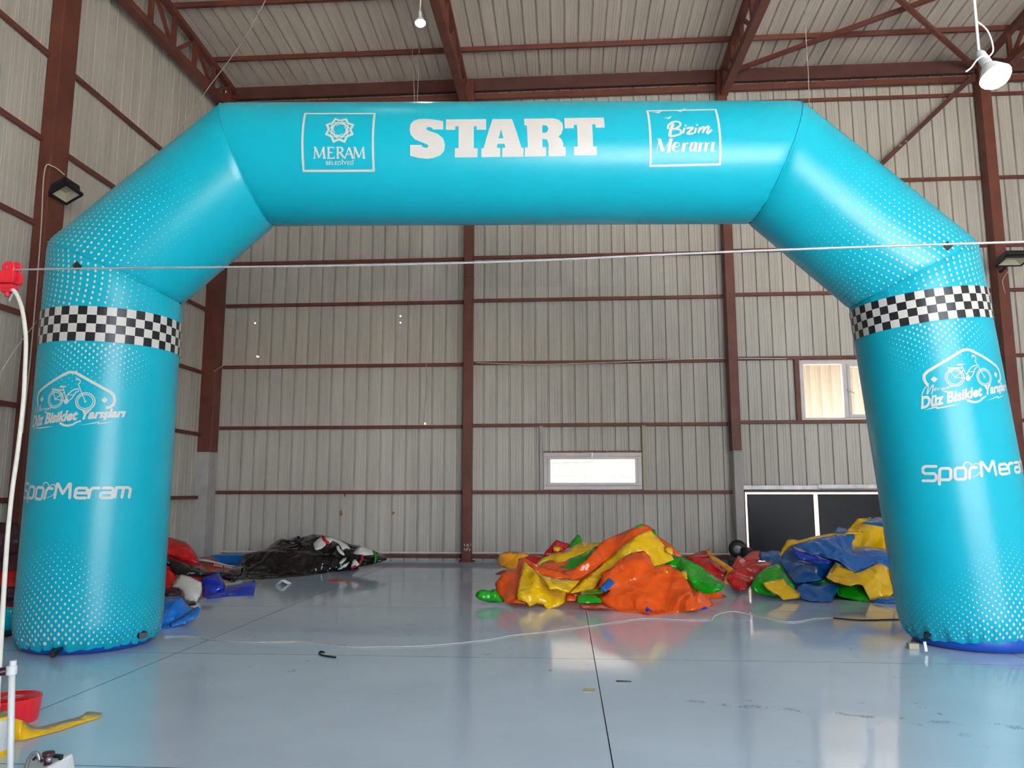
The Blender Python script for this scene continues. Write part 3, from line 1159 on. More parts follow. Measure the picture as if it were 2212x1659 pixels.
p = Print()
pts_ = [cR(*q) for q in [(395, 888), (345, 845), (312, 765), (318, 700), (375, 636), (700, 440), (1010, 248), (1060, 224), (1120, 220)]]
pts_ += [cLs(*q) for q in [(840, 335), (1100, 480), (1300, 592), (1392, 642), (1446, 700), (1460, 780), (1438, 842), (1390, 880), (1315, 893)]]
p.stroke(pts_, .0225)
p.stroke([cLs(*q) for q in [(585, 1132), (650, 1168), (710, 1178), (790, 1160), (850, 1122), (925, 1100)]], .020, .012)
p.poly([[cR(*t_) for t_ in [(436, 785), (495, 724), (572, 772), (512, 838)]]])
p.poly([[cLs(*t_) for t_ in [(1242, 770), (1298, 722), (1352, 768), (1298, 822)]]])
p.poly([[cR(*t_) for t_ in [(655, 1005), (720, 992), (800, 1020), (750, 1032)]]])
p.poly([[cR(*t_) for t_ in [(322, 1360), (470, 1308), (572, 1288), (565, 1312), (780, 1275), (1010, 1244), (800, 1295), (545, 1344), (555, 1318), (430, 1340)]]])
p.poly([[cLs(*t_) for t_ in [(905, 1170), (1100, 1132), (1220, 1110), (1205, 1138), (1330, 1120), (1450, 1108), (1320, 1134), (1182, 1158), (1196, 1130), (1100, 1146)]]])
both(p, 'race_badge', 'white rounded badge outline with lightning strokes')

p = Print()
t_w = .0085


def ring(c, rr, w):
    p.stroke([(c[0] + rr * math.cos(2 * math.pi * i / 40), c[1] + rr * math.sin(2 * math.pi * i / 40)) for i in range(41)], w)


ax_, bx_ = ra, rb
r_out = abs(cR(895, 580)[1] - cR(895, 910)[1]) / 2
for c in (ax_, bx_):
    ring(c, r_out, t_w * 1.05)
    ring(c, r_out * .80, t_w * .9)
    ring(c, r_out * .10, t_w * .6)
hub = cR(1143, 762)
for q, w in (([(895, 745), (1143, 762)], .8), ([(895, 745), (775, 575)], .8), ([(895, 745), (1055, 610)], .8), ([(750, 567), (1040, 567)], 1.2), ([(1015, 520), (1125, 720)], .9),
             ([(1450, 740), (1268, 430), (1290, 405), (1290, 375), (1268, 345), (1205, 352)], .85), ([(1270, 350), (1245, 328), (1205, 326)], .85),
             ([(1118, 690), (1150, 620), (1200, 555), (1250, 524), (1300, 515)], 1.0), ([(1180, 755), (1225, 710), (1248, 650), (1265, 590), (1312, 545)], 1.0), ([(1140, 640), (1200, 640), (1240, 632)], .8)):
    p.stroke([cR(*t_) for t_ in q], t_w * w)
p.disc(hub, .021, 12)
p.stroke([cR(1130, 800), cR(1140, 815)], .008)
p.stroke([cR(1150, 690), cR(1152, 720)], .008)
p.poly([[cR(*t_) for t_ in [(935, 500), (960, 488), (1075, 486), (1080, 498), (1020, 512), (965, 524), (940, 518)]]])
both(p, 'bicycle_print', 'white outline drawing of a step-through bicycle')

p = Print()
qa, qb, qc, qd = cR(250, 1118), cLs(1646, 908), cLs(1618, 1032), cR(258, 1332)


def f(x, y):
    lo = (qd[0] + (qc[0] - qd[0]) * x, qd[1] + (qc[1] - qd[1]) * x)
    hi = (qa[0] + (qb[0] - qa[0]) * x, qa[1] + (qb[1] - qa[1]) * x)
    return (lo[0] + (hi[0] - lo[0]) * y, lo[1] + (hi[1] - lo[1]) * y)



mk = set_text(p, f, 'D\u00fcz Bisiklet Yar\u0131slar\u0131', .70, .044, .10, marks=(17,))
q = mk[17]
p.stroke([f(q[0] - .002, -.03), f(q[0] + .006, -.14), f(q[0] - .004, -.22), f(q[0] - .016, -.22)], .010)
both(p, 'race_lettering', 'bold white lettering Düz Bisiklet Yarışları')

p = Print()
for q, w in (([(285, 1115), (276, 1070), (312, 975), (362, 910), (396, 902), (388, 960), (374, 1060), (430, 960), (488, 888), (482, 950), (458, 1062)], .0075), ([(502, 985), (545, 962), (535, 937), (508, 958), (504, 996), (548, 988)], .0055),
             ([(566, 996), (580, 945), (592, 962), (626, 940)], .0055), ([(690, 946), (652, 946), (642, 975), (670, 980), (695, 940), (702, 976)], .0055), ([(720, 972), (736, 930), (750, 932), (750, 962), (776, 920), (786, 926), (786, 952), (816, 906), (830, 912), (832, 936)], .0055)):
    p.stroke([cR(t_.x, t_.y) for t_ in spline([(a, b, 0) for a, b in q], 3)], w)
both(p, 'race_script', 'thin white handwriting Meram')

TECH = {
    'S': [[(1, 1), (.18, 1), (0, .88), (0, .62), (.15, .5), (.85, .5), (1, .38), (1, .12), (.85, 0), (0, 0)]],
    'p': [[(0, -.42), (0, .85), (.16, 1), (.84, 1), (1, .85), (1, .15), (.84, 0), (0, 0)]],
    'o': [[(.16, 0), (.84, 0), (1, .15), (1, .85), (.84, 1), (.16, 1), (0, .85), (0, .15), (.16, 0), (.3, 0)]],
    'r': [[(0, 0), (0, .75), (.25, 1), (1, 1)]],
    'M': [[(0, 0), (.06, 1), (.14, 1), (.5, .32), (.86, 1), (.94, 1), (1, 0)]],
    'e': [[(.98, 0), (.18, 0), (0, .15), (0, .85), (.16, 1), (.84, 1), (1, .85), (1, .5), (0, .5)]],
    'a': [[(.08, 1), (.84, 1), (1, .85), (1, 0), (.16, 0), (0, .12), (0, .4), (.16, .52), (1, .52)]],
    'm': [[(0, 0), (0, 1), (.84, 1), (1, .85), (1, 0)], [(.5, 1), (.5, 0)]]}
c5R = up(crop(1800, 720, 4.148, 4))
cS = crop(30, 1000, 7.373, 0)
mr, ml = c5R(1330, 1288), cS(650, 570)
SDU, SDX = ml[0] - mr[0], ml[1] - mr[1]
SZ = .0225
p = Print()


def tech(c, ch, x0, x1, y0, y1, slant, sh=(0, 0)):
    for st in TECH[ch]:
        q = []
        for (a, b) in st:
            u, v = c(x0 + (x1 - x0) * a + slant * b, y1 + (y0 - y1) * b)
            q.append((u + sh[0], v + sh[1]))
        p.stroke(q, SZ)
        for e_ in (q[0], q[-1]): p.disc(e_, SZ * .42, 8)


for ch, x0, x1, y0, y1 in (('S', 802, 922, 1192, 1322), ('p', 952, 1052, 1210, 1312), ('o', 1090, 1186, 1206, 1308), ('r', 1220, 1285, 1202, 1300)):
    tech(c5R, ch, x0, x1, y0, y1, 2)
for ch, x0, x1, y0, y1 in (('M', 650, 890, 335, 560), ('e', 968, 1150, 400, 558), ('r', 1192, 1335, 400, 558), ('a', 1372, 1560, 398, 556), ('m', 1605, 1832, 392, 550)):
    tech(cS, ch, x0, x1, y0, y1, 28, (-SDU, -SDX))
q = [(460, 390), (478, 335), (512, 308), (548, 332), (572, 392), (598, 352), (638, 345), (666, 380), (662, 448), (612, 520), (530, 556)]
p.stroke([(lambda w_: (w_[0] - SDU, w_[1] - SDX))(cS(t_.x, t_.y)) for t_ in spline([(a, b, 0) for a, b in q], 4)], .009, .006)
both(p, 'sponsor_lettering', 'white rounded lettering SporMeram with a heart', SDU, SDX)


# ---- halftone dots
def dots(k, fn, label='white halftone dot print'):
    s = SEG[k]
    m = MB()
    for (u, x, r_) in fn:
        th = u / s.rm
        a, b = s.lim(th)
        if not (a + r_ < x < b - r_) or r_ < .0016: continue
        if k == 0 and x < HEM[0] + .03 or k == 4 and s.L - x < HEM[4] + .03: continue
        c = []
        for i in range(7):
            t_, x_ = (u + r_ * .8 * math.cos(2 * math.pi * i / 7)) / s.rm, x + r_ * 1.15 * math.sin(2 * math.pi * i / 7)
            h_ = leg_gather(0, t_, x_) if k == 0 else (leg_gather(4, t_, s.L - x_) if k == 4 else 0)
            c.append(s.pt(t_, x_, .0025 + h_))
        m.add(c, [tuple(range(7))])
    o = m.build('dot_print', M['print'], arch)
    o['label'] = label
    o['kind'] = 'stuff'


def field_bottom(mir):
    out = []
    d = .054
    for j in range(32):
        for i in range(-24, 25):
            u = (i + .5 * (j % 2)) * d
            v = j / 31
            ph = 4.3 * (u * mir) + .25
            x = .10 + j * .029 + .085 * math.cos(ph) * v ** .8 + .030 * math.sin(2.0 * ph + .6) * (.35 + v)
            r_ = .0132 * (1 - v) ** .62 * (.70 + .30 * math.cos(ph)) - .0036 * v
            out.append((u + .030 * math.sin(ph) * v, x, r_))
    return out


def field_under(mir, top):
    out = []
    d = .058
    for j in range(18):
        for i in range(-20, 21):
            u = (i + .5 * (j % 2)) * d
            v = j / 17
            ph = 3.8 * (u * mir) - .55
            x = top - .002 - j * .027 - .085 * (1 - math.cos(ph)) * (1 - .5 * v)
            r_ = .0118 * (1 - v) ** .8 * max(0, .30 + .70 * math.cos(ph))
            out.append((u, x, r_))
    return out


def field_over(mir, x0, length, rev):
    """above the band, continuing over the mitre; largest at the bend, dying out up the shoulder and towards the inside"""
    out = []
    du, dx = .056, .045
    n = int(length / dx)
    for j in range(-5, n):
        for i in range(-25, 26):
            u = i * du
            v = max(0.0, j / n)
            ph = 3.9 * (u * mir) + .4
            x = j * dx + .085 * math.sin(ph) * (.55 + v) + (.5 * dx if i % 2 else 0)
            g = 1 - max(0, v - .22) / .78
            ins = min(1.0, max(0.0, 1.15 - max(0.0, mir * u - .05) / .62))
            r_ = .0122 * g ** 1.1 * ins * (.80 + .20 * math.cos(ph * 1.3))
            out.append((u + .055 * math.sin(x * 4.2 + .6) * mir, x, r_))
    return out


def merge(*fs):
    return [q for f_ in fs for q in f_]


NS = 0.0
for k, mir, bnd in ((0, 1, bL), (4, -1, (LR - bR[1], LR - bR[0]))):
    low, high = bnd
    F = merge(field_bottom(mir), field_under(mir, low))
    G = field_over(mir, high, 1.75, False)
    H = [(u, high + .02 + x, r_) for (u, x, r_) in G]
    legd = F + [q for q in H]
    legd = [q for q in legd if not (low - q[2] < q[1] < high + q[2])]
    if k == 0:
        dots(0, legd)
        dots(1, [(u, high + .02 + x - SEG[0].L, r_) for (u, x, r_) in G])
    else:
        dots(4, [(u, LR - x, r_) for (u, x, r_) in legd])
        dots(3, [(u, SEG[3].L - (high + .02 + x - LR), r_) for (u, x, r_) in G])


# ---- black anchor tabs and zip puller
def tab(pts, w, label=None, name='anchor_tab', wdir=None):
    pts = [Vector(q) for q in pts]
    wd = Vector(wdir) if wdir else Vector((0, 0, 1))
    m = MB()
    for a, b in zip(pts, pts[1:]):
        m.bar(a, b, w, .006, up=(b - a).cross(wd).normalized())
    m.build(name, M['black'], arch)


for k, px, py, dx in ((1, 168, 574, 1), (3, 2047, 531, -1)):
    s = SEG[k]
    th, x = s.hit(px, py)
    a, b, c = s.pt(th - .06, x, .0), s.pt(th, x, .035), s.pt(th + .07, x, .0)
    tab([a, b, c], .05, wdir=s.e)
for (px, py, Y) in ((338, 1374, 6.25), (126, 1408, 5.92), (1962, 1378, 6.62), (2207, 1395, 6.72)):
    q = at_y(px, py, Y)
    c = AX[0] if px < 1000 else AX[5]
    d = Vector((q.x - c.x, q.y - c.y, 0)).normalized()
    tt = Vector((-d.y, d.x, 0))
    e0 = c + d * (.50 if px in (338,) else .515) + Vector((0, 0, q.z + .02))
    m = MB()
    m.add([e0 + tt * .035, e0 - tt * .035, e0 - tt * .03 + d * .06 + Vector((0, 0, -.05)), e0 + tt * .02 + d * .10 + Vector((0, 0, -.04)),
           e0 + tt * .035 + Vector((0, 0, .02)), e0 - tt * .035 + Vector((0, 0, .02)), e0 - tt * .03 + d * .06 + Vector((0, 0, -.0)), e0 + tt * .02 + d * .10 + Vector((0, 0, .0))],
          [(0, 1, 2, 3), (4, 5, 6, 7), (0, 1, 5, 4), (1, 2, 6, 5), (2, 3, 7, 6), (3, 0, 4, 7)])
    m.build('anchor_tab', M['black'], arch)
q = at_y(1997, 1386, 6.50)
m = MB()
m.bar(q, q + Vector((.008, 0, -.075)), .022, .008, up=(0, 1, 0))
m.build('zip_puller', M['white_metal'], arch)

# ================================================================== DEFLATED INFLATABLES
def fold(parent, name, c, pts, mat, Y0, Y1, bulge=.07, crumple=.035, freq=3.5, seed=0, step=5.0, thick=.005, label=None, floor_min=.006):
    """a slack sheet: outline given as seen, every point placed at its own distance (Y0 at the lowest point, Y1 at the highest), sagging and creased between"""
    ox, oy, sc = c
    P = [Vector((ox + x / sc, oy + y / sc)) for x, y in pts]
    dense = []
    for a, b in zip(P, P[1:] + P[:1]):
        n = max(1, int((b - a).length / step))
        dense += [a + (b - a) * i / n for i in range(n)]
    n = len(dense)
    rnd = random.Random(seed * 77 + len(pts))
    # soften the outline a little
    sm = []
    for i, q in enumerate(dense):
        m_ = (dense[i - 1] + dense[(i + 1) % n]) / 2
        sm.append(q * .85 + m_ * .15)
    dense = sm
    x0, x1 = min(q.x for q in dense), max(q.x for q in dense)
    y0, y1 = min(q.y for q in dense), max(q.y for q in dense)

    def inside(q):
        r = False
        for a, b in zip(dense, dense[1:] + dense[:1]):
            if (a.y > q.y) != (b.y > q.y) and q.x < (b.x - a.x) * (q.y - a.y) / (b.y - a.y) + a.x: r = not r
        return r

    def edge(q):
        return min((q - a).length for a in dense)
    pts2 = list(dense)
    y = y0 + step / 2
    row = 0
    while y < y1:
        x = x0 + (step / 2 if row % 2 else 0)
        while x < x1:
            q = Vector((x + rnd.uniform(-.2, .2) * step, y + rnd.uniform(-.2, .2) * step))
            if inside(q) and edge(q) > step * .55: pts2.append(q)
            x += step
        y += step * .87
        row += 1
    r = delaunay_2d_cdt(pts2, [], [list(range(n))], 1, 1e-5)
    vv, ff = r[0], r[2]
    size = max(10.0, min(x1 - x0, y1 - y0))
    PXM = (Y0 + Y1) / 2 / FPX
    K = 4 if size < 60 else 10
    planes = []
    for _ in range(K):
        an, gm = rnd.uniform(0, 2 * math.pi), rnd.uniform(.35, 1.05)
        planes.append((rnd.uniform(x0, x1), rnd.uniform(y0, y1), math.cos(an) * gm, math.sin(an) * gm))

    def crease(q):
        w = [((q.x - a) * gx + (q.y - b) * gy) * PXM for (a, b, gx, gy) in planes]
        h_ = len(w) // 2
        return max(min(w[i], w[i + h_]) for i in range(h_))
    vs = []
    off = Vector((seed * 3.17, seed * 1.31, seed * 2.7))
    for q in vv:
        q = Vector(q)
        t = (q.y - y0) / max(y1 - y0, 1e-6)
        Y = Y1 + (Y0 - Y1) * t
        d = edge(q)
        Y -= bulge * (1 - math.exp(-d / (size * .10)))
        Y += max(-.20, min(.20, crease(q))) * min(1.0, crumple / .045)
        p = at_y(q.x, q.y, Y)
        g = noise.noise(p * freq + off)
        g2 = noise.noise(p * freq * 2.3 + off * 2)
        Y += crumple * ((1 - abs(g) * 3.2) * .45 + (1 - abs(g2) * 3) * .30)
        p = at_y(q.x, q.y, Y)
        if p.z < floor_min:
            p = at_z(q.x, q.y, floor_min)
        vs.append(p)
    me = bpy.data.meshes.new(name)
    me.from_pydata([tuple(p) for p in vs], [], ff)
    bm = bmesh.new()
    bm.from_mesh(me)
    for f_ in bm.faces:
        f_.normal_update()
        if f_.normal.dot(EYE - f_.calc_center_median()) < 0: f_.normal_flip()
    bm.to_mesh(me)
    bm.free()
    o = link_mesh(name, me, M[mat], parent, smooth=True)
    md = o.modifiers.new('thickness', 'SOLIDIFY')
    md.thickness, md.offset = thick, -1
    if label: o['label'] = label
    return o


def mound(parent, name, cx_, cy_, rx, ry, h, mat, seed=0):
    """slack folded heap underneath the visible sheets"""
    n, k = 48, 14
    vs, fs = [], []
    for i in range(k + 1):
        f_ = i / k
        for j in range(n):
            a = 2 * math.pi * j / n
            nz = noise.noise(Vector((math.cos(a) * 2 + seed, math.sin(a) * 2, f_ * 3)))
            rr = math.cos(f_ * math.pi / 2) ** .7 * (1 + .18 * nz)
            z = h * math.sin(f_ * math.pi / 2) * (1 + .2 * noise.noise(Vector((math.cos(a) * 1.5, math.sin(a) * 1.5 + seed, 5))) * (1 - f_))
            vs.append((cx_ + rx * rr * math.cos(a), cy_ + ry * rr * math.sin(a), max(.004, z)))
    for i in range(k):
        for j in range(n):
            fs.append((i * n + j, i * n + (j + 1) % n, (i + 1) * n + (j + 1) % n, (i + 1) * n + j))
    fs.append(tuple(range(n))[::-1])
    fs.append(tuple(k * n + j for j in range(n)))
    m = MB()
    m.add(vs, fs)
    return m.build(name, M[mat], parent, smooth=True)


# ---- orange, yellow and green heap in the middle
C1 = (1000, 1100, 3.6867)
pile = tag(empty('deflated_castle', (.6, 9.6, 0)), 'heap of crumpled orange, yellow and green vinyl below the low window', 'deflated inflatable')
mound(pile, 'folded_core', .55, 9.95, 1.35, .75, .42, 'orange', 2)
A = [
    ('amber', 10.0, 10.25, [(275, 395), (290, 360), (330, 342), (400, 337), (470, 345), (535, 355), (500, 392), (455, 430), (430, 480), (395, 486), (330, 470), (290, 440)]),
    ('rust', 9.9, 10.0, [(255, 515), (330, 480), (345, 495), (300, 525)]),
    ('red', 10.1, 10.3, [(490, 385), (560, 360), (635, 378), (640, 400), (600, 445), (540, 440)]),
    ('red', 10.3, 10.5, [(645, 350), (700, 290), (740, 240), (790, 262), (855, 275), (845, 305), (790, 335), (700, 370), (650, 378)]),
    ('green', 10.35, 10.5, [(838, 305), (870, 250), (915, 198), (938, 215), (950, 255), (905, 300), (860, 312)]),
    ('amber', 10.2, 10.3, [(712, 310), (730, 288), (770, 285), (790, 305), (765, 335), (725, 340)]),
    ('yellow', 9.7, 10.2, [(578, 440), (620, 395), (700, 355), (820, 330), (930, 262), (1095, 268), (1060, 310), (950, 360), (840, 395), (760, 455), (715, 482), (735, 420), (690, 400), (630, 425), (600, 450)]),
    ('orange', 9.6, 9.85, [(625, 455), (660, 420), (735, 400), (735, 440), (700, 490), (780, 510), (860, 490), (780, 450), (830, 470), (830, 520), (740, 520)]),
    ('green', 9.55, 9.95, [(770, 460), (830, 440), (850, 395), (960, 350), (1070, 290), (1050, 345), (990, 430), (900, 470), (840, 478)]),
    ('orange', 9.2, 9.75, [(760, 505), (890, 470), (980, 410), (1040, 330), (1110, 255), (1220, 205), (1330, 158), (1430, 117), (1490, 136), (1520, 165), (1538, 205), (1500, 195), (1420, 215), (1290, 290), (1150, 420), (1020, 500), (930, 555), (860, 560)]),
    ('green', 9.72, 9.8, [(1370, 140), (1420, 114), (1450, 120), (1400, 150)]),
    ('green', 9.7, 9.8, [(1505, 150), (1535, 165), (1540, 215), (1520, 200)]),
    ('orange', 9.55, 9.75, [(1530, 200), (1590, 240), (1670, 295), (1750, 378), (1700, 372), (1640, 330), (1570, 270)]),
    ('yellow', 9.45, 9.6, [(1595, 300), (1640, 292), (1675, 320), (1670, 360), (1630, 350)]),
    ('yellow', 8.95, 9.6, [(845, 672), (900, 620), (970, 555), (1080, 470), (1170, 380), (1280, 285), (1390, 205), (1490, 168), (1530, 200), (1590, 270), (1650, 340), (1682, 402), (1600, 435), (1520, 455), (1490, 400), (1440, 345), (1350, 352), (1250, 420), (1150, 500), (1090, 560), (1040, 640), (950, 655)]),
    ('green', 8.95, 9.6, [(1610, 435), (1640, 385), (1665, 358), (1740, 375), (1830, 415), (1900, 455), (1990, 525), (2087, 600), (2065, 645), (1990, 672), (1890, 670), (1840, 640), (1790, 550), (1700, 470)]),
    ('yellow', 9.0, 9.3, [(1725, 500), (1780, 480), (1788, 560), (1760, 545)]),
    ('yellow', 8.95, 9.15, [(1520, 460), (1600, 445), (1640, 470), (1632, 510), (1560, 490)]),
    ('orange', 8.7, 9.3, [(253, 590), (300, 530), (345, 478), (425, 490), (440, 430), (440, 392), (488, 383), (600, 452), (720, 480), (800, 505), (880, 550), (740, 556), (600, 510), (500, 440), (470, 540), (430, 680), (440, 720), (500, 750), (340, 746), (275, 670)]),
    ('green', 8.85, 9.0, [(95, 690), (115, 655), (160, 636), (205, 650), (262, 630), (290, 680), (335, 738), (270, 745), (205, 742), (130, 722)]),
    ('yellow', 8.6, 9.05, [(590, 500), (660, 530), (760, 555), (860, 562), (935, 562), (900, 610), (840, 668), (760, 640), (690, 640), (640, 560)]),
    ('yellow', 8.5, 9.0, [(425, 720), (440, 620), (462, 500), (485, 412), (540, 460), (610, 520), (680, 580), (695, 640), (760, 628), (822, 640), (815, 740), (760, 775), (680, 792), (655, 785), (640, 760), (590, 752), (530, 776), (510, 742)]),
    ('orange', 8.7, 8.8, [(820, 735), (828, 680), (925, 690), (915, 732)]),
    ('green', 8.7, 8.9, [(955, 668), (1030, 640), (1105, 626), (1115, 665), (1040, 672)]),
    ('green', 8.55, 8.75, [(908, 745), (922, 668), (1000, 680), (1095, 690), (1105, 745), (1010, 748)]),
    ('rust', 8.5, 8.55, [(920, 755), (1120, 752), (1225, 802), (1100, 800), (950, 800)]),
    ('orange', 8.35, 9.0, [(1065, 716), (1120, 690), (1180, 645), (1130, 640), (1080, 620), (1100, 560), (1102, 502), (1180, 470), (1260, 395), (1340, 350), (1440, 328), (1490, 375), (1510, 440), (1540, 470), (1640, 440), (1720, 490), (1785, 570), (1830, 660), (1842, 700), (1880, 645), (1930, 690), (1982, 735), (1992, 772), (1960, 775), (1885, 800), (1700, 822), (1570, 835), (1490, 846), (1400, 825), (1300, 818), (1230, 812), (1150, 770)]),
    ('blue', 8.5, 8.7, [(1088, 628), (1120, 590), (1160, 544), (1218, 585), (1180, 620), (1135, 662)]),
    ('royal', 8.25, 8.35, [(1448, 800), (1462, 770), (1510, 815), (1460, 818)]),
    ('royal', 8.3, 8.35, [(1885, 802), (1930, 770), (1958, 790), (1930, 800)]),
]
for i, (mt, a, b, pp) in enumerate(A):
    fold(pile, mt + '_panel', C1, pp, mt, a, b, seed=i + 1, bulge=.03 if len(pp) < 9 else .05, crumple=.02 if len(pp) < 9 else .045)

side = tag(empty('deflated_tube', (2.1, 10.6, 0)), 'small crumpled red vinyl piece with amber edging right of the orange heap', 'deflated inflatable')
for i, (mt, a, b, pp) in enumerate([
    ('red', 10.2, 10.9, [(1770, 382), (1850, 350), (1930, 325), (1990, 390), (2060, 450), (2110, 490), (2075, 575), (2020, 560), (1930, 510), (1840, 430)]),
    ('amber', 10.1, 10.85, [(1928, 322), (1960, 314), (1985, 360), (2060, 410), (2152, 468), (2130, 540), (2105, 597), (2065, 580), (2090, 540), (2105, 495), (2040, 440), (1970, 390)])]):
    fold(side, mt + '_panel', C1, pp, mt, a, b, seed=40 + i)

# ---- blue, yellow, red and green heap by the gate
C2 = (1500, 1000, 4.148)
pile2 = tag(empty('deflated_castle', (3.2, 10.2, 0)), 'heap of crumpled blue, yellow, red and green vinyl in front of the black gate', 'deflated inflatable')
mound(pile2, 'folded_core', 3.75, 10.6, 1.25, .8, .55, 'blue', 5)
B = [
    ('red', 10.6, 11.0, [(335, 935), (360, 880), (388, 830), (440, 850), (480, 815), (525, 788), (585, 783), (590, 860), (560, 900), (460, 950), (380, 968)]),
    ('blue', 10.7, 11.0, [(583, 790), (640, 800), (690, 783), (770, 790), (780, 860), (760, 900), (680, 870), (600, 880)]),
    ('skyblue', 10.5, 10.7, [(655, 850), (680, 825), (770, 795), (775, 880), (740, 890)]),
    ('yellow', 10.6, 10.95, [(1355, 612), (1400, 570), (1462, 498), (1570, 494), (1650, 540), (1695, 572), (1710, 700), (1735, 935), (1650, 890), (1560, 835), (1460, 800), (1420, 790), (1405, 710), (1430, 645)]),
    ('green', 10.9, 11.0, [(1540, 490), (1590, 485), (1580, 500), (1550, 500)]),
    ('blue', 10.5, 10.9, [(1500, 537), (1570, 505), (1645, 482), (1720, 500), (1720, 575), (1640, 560)]),
    ('blue', 10.7, 10.9, [(1248, 628), (1290, 573), (1372, 592), (1375, 618), (1310, 622)]),
    ('yellow', 10.1, 10.6, [(765, 850), (780, 780), (833, 686), (880, 683), (940, 692), (1060, 660), (1200, 635), (1370, 613), (1535, 613), (1490, 640), (1430, 640), (1250, 660), (1080, 690), (940, 735), (880, 742), (800, 800)]),
    ('red', 9.9, 10.4, [(288, 1040), (300, 990), (330, 970), (450, 930), (560, 885), (650, 880), (745, 892), (700, 930), (610, 965), (560, 1020), (510, 1090), (460, 1140), (400, 1150), (340, 1115)]),
    ('blue', 9.7, 10.3, [(775, 830), (830, 765), (880, 740), (940, 745), (1000, 800), (1110, 850), (1230, 870), (1240, 920), (1200, 990), (1178, 1045), (1050, 1060), (905, 1078), (840, 990), (800, 930), (778, 890)]),
    ('royal', 9.75, 10.0, [(870, 745), (1000, 790), (1140, 850), (1230, 880), (1190, 905), (1060, 895), (950, 870), (890, 820)]),
    ('blue', 9.6, 10.2, [(880, 738), (960, 715), (1100, 672), (1260, 645), (1430, 634), (1440, 680), (1412, 705), (1418, 790), (1480, 805), (1560, 830), (1645, 890), (1540, 945), (1440, 982), (1370, 940), (1290, 875), (1170, 850), (1040, 810)]),
    ('green', 9.5, 9.9, [(505, 1100), (530, 1040), (580, 980), (650, 930), (720, 910), (775, 903), (800, 960), (860, 1050), (915, 1110), (880, 1140), (760, 1202), (650, 1192), (580, 1180), (530, 1150)]),
    ('yellow', 9.35, 9.65, [(610, 1075), (680, 1052), (740, 1042), (805, 1038), (840, 1090), (890, 1125), (950, 1165), (945, 1210), (860, 1222), (795, 1232), (760, 1190), (700, 1165), (650, 1130)]),
    ('green', 9.6, 9.75, [(1000, 1080), (1180, 1040), (1300, 1090), (1300, 1190), (1200, 1100)]),
    ('blue', 9.35, 9.7, [(898, 1140), (940, 1100), (985, 1072), (1080, 1075), (1190, 1060), (1260, 1075), (1292, 1105), (1280, 1155), (1220, 1240), (1130, 1242), (1040, 1240), (960, 1215)]),
    ('green', 9.45, 9.7, [(1285, 1195), (1300, 1085), (1400, 1090), (1490, 1085), (1545, 1180), (1595, 1245), (1500, 1240), (1400, 1222)]),
    ('yellow', 9.3, 9.8, [(1178, 1025), (1220, 950), (1268, 885), (1330, 920), (1440, 985), (1540, 950), (1650, 893), (1735, 930), (1760, 1060), (1785, 1165), (1760, 1192), (1690, 1200), (1580, 1237), (1545, 1170), (1510, 1100), (1470, 1085), (1400, 1103), (1330, 1090), (1250, 1065)]),
    ('blue', 9.25, 9.4, [(1585, 1250), (1640, 1205), (1780, 1190), (1830, 1255), (1700, 1262)]),
    ('yellow', 9.6, 10.5, [(1690, 600), (1760, 640), (1830, 800), (1870, 1000), (1850, 1200), (1780, 1190), (1740, 940), (1715, 780)]),
]
for i, (mt, a, b, pp) in enumerate(B):
    fold(pile2, mt + '_panel', C2, pp, mt, a, b, seed=60 + i, bulge=.03 if len(pp) < 9 else .05, crumple=.02 if len(pp) < 9 else .045)

# ---- black vinyl with white, red and green print along the back wall
C3 = (340, 1100, 3.95)
black = tag(empty('deflated_tube', (-4.2, 12.4, 0)), 'long crumpled black vinyl bundle with white and red print by the back wall', 'deflated inflatable')
mound(black, 'folded_core', -4.5, 12.75, 1.0, .5, .34, 'black_gloss', 9)
fold(black, 'black_panel', C3, [(500, 560), (560, 520), (700, 480), (800, 430), (880, 370), (960, 310), (1055, 247), (1130, 262), (1200, 245), (1250, 235), (1330, 213), (1410, 222), (1480, 240), (1580, 270), (1650, 300), (1720, 310), (1830, 345), (1900, 375), (1962, 415), (1962, 432), (1890, 455), (1800, 478), (1700, 492), (1540, 515), (1420, 545), (1300, 562), (1100, 582), (900, 597), (760, 592), (690, 600), (640, 622), (570, 590)],
     'black_gloss', 11.9, 12.9, bulge=.25, crumple=.10, freq=2.6, seed=91)
fold(black, 'black_flap', C3, [(1060, 265), (1150, 250), (1215, 222), (1215, 260), (1240, 300), (1120, 300)], 'black_gloss', 12.6, 12.75, seed=92)
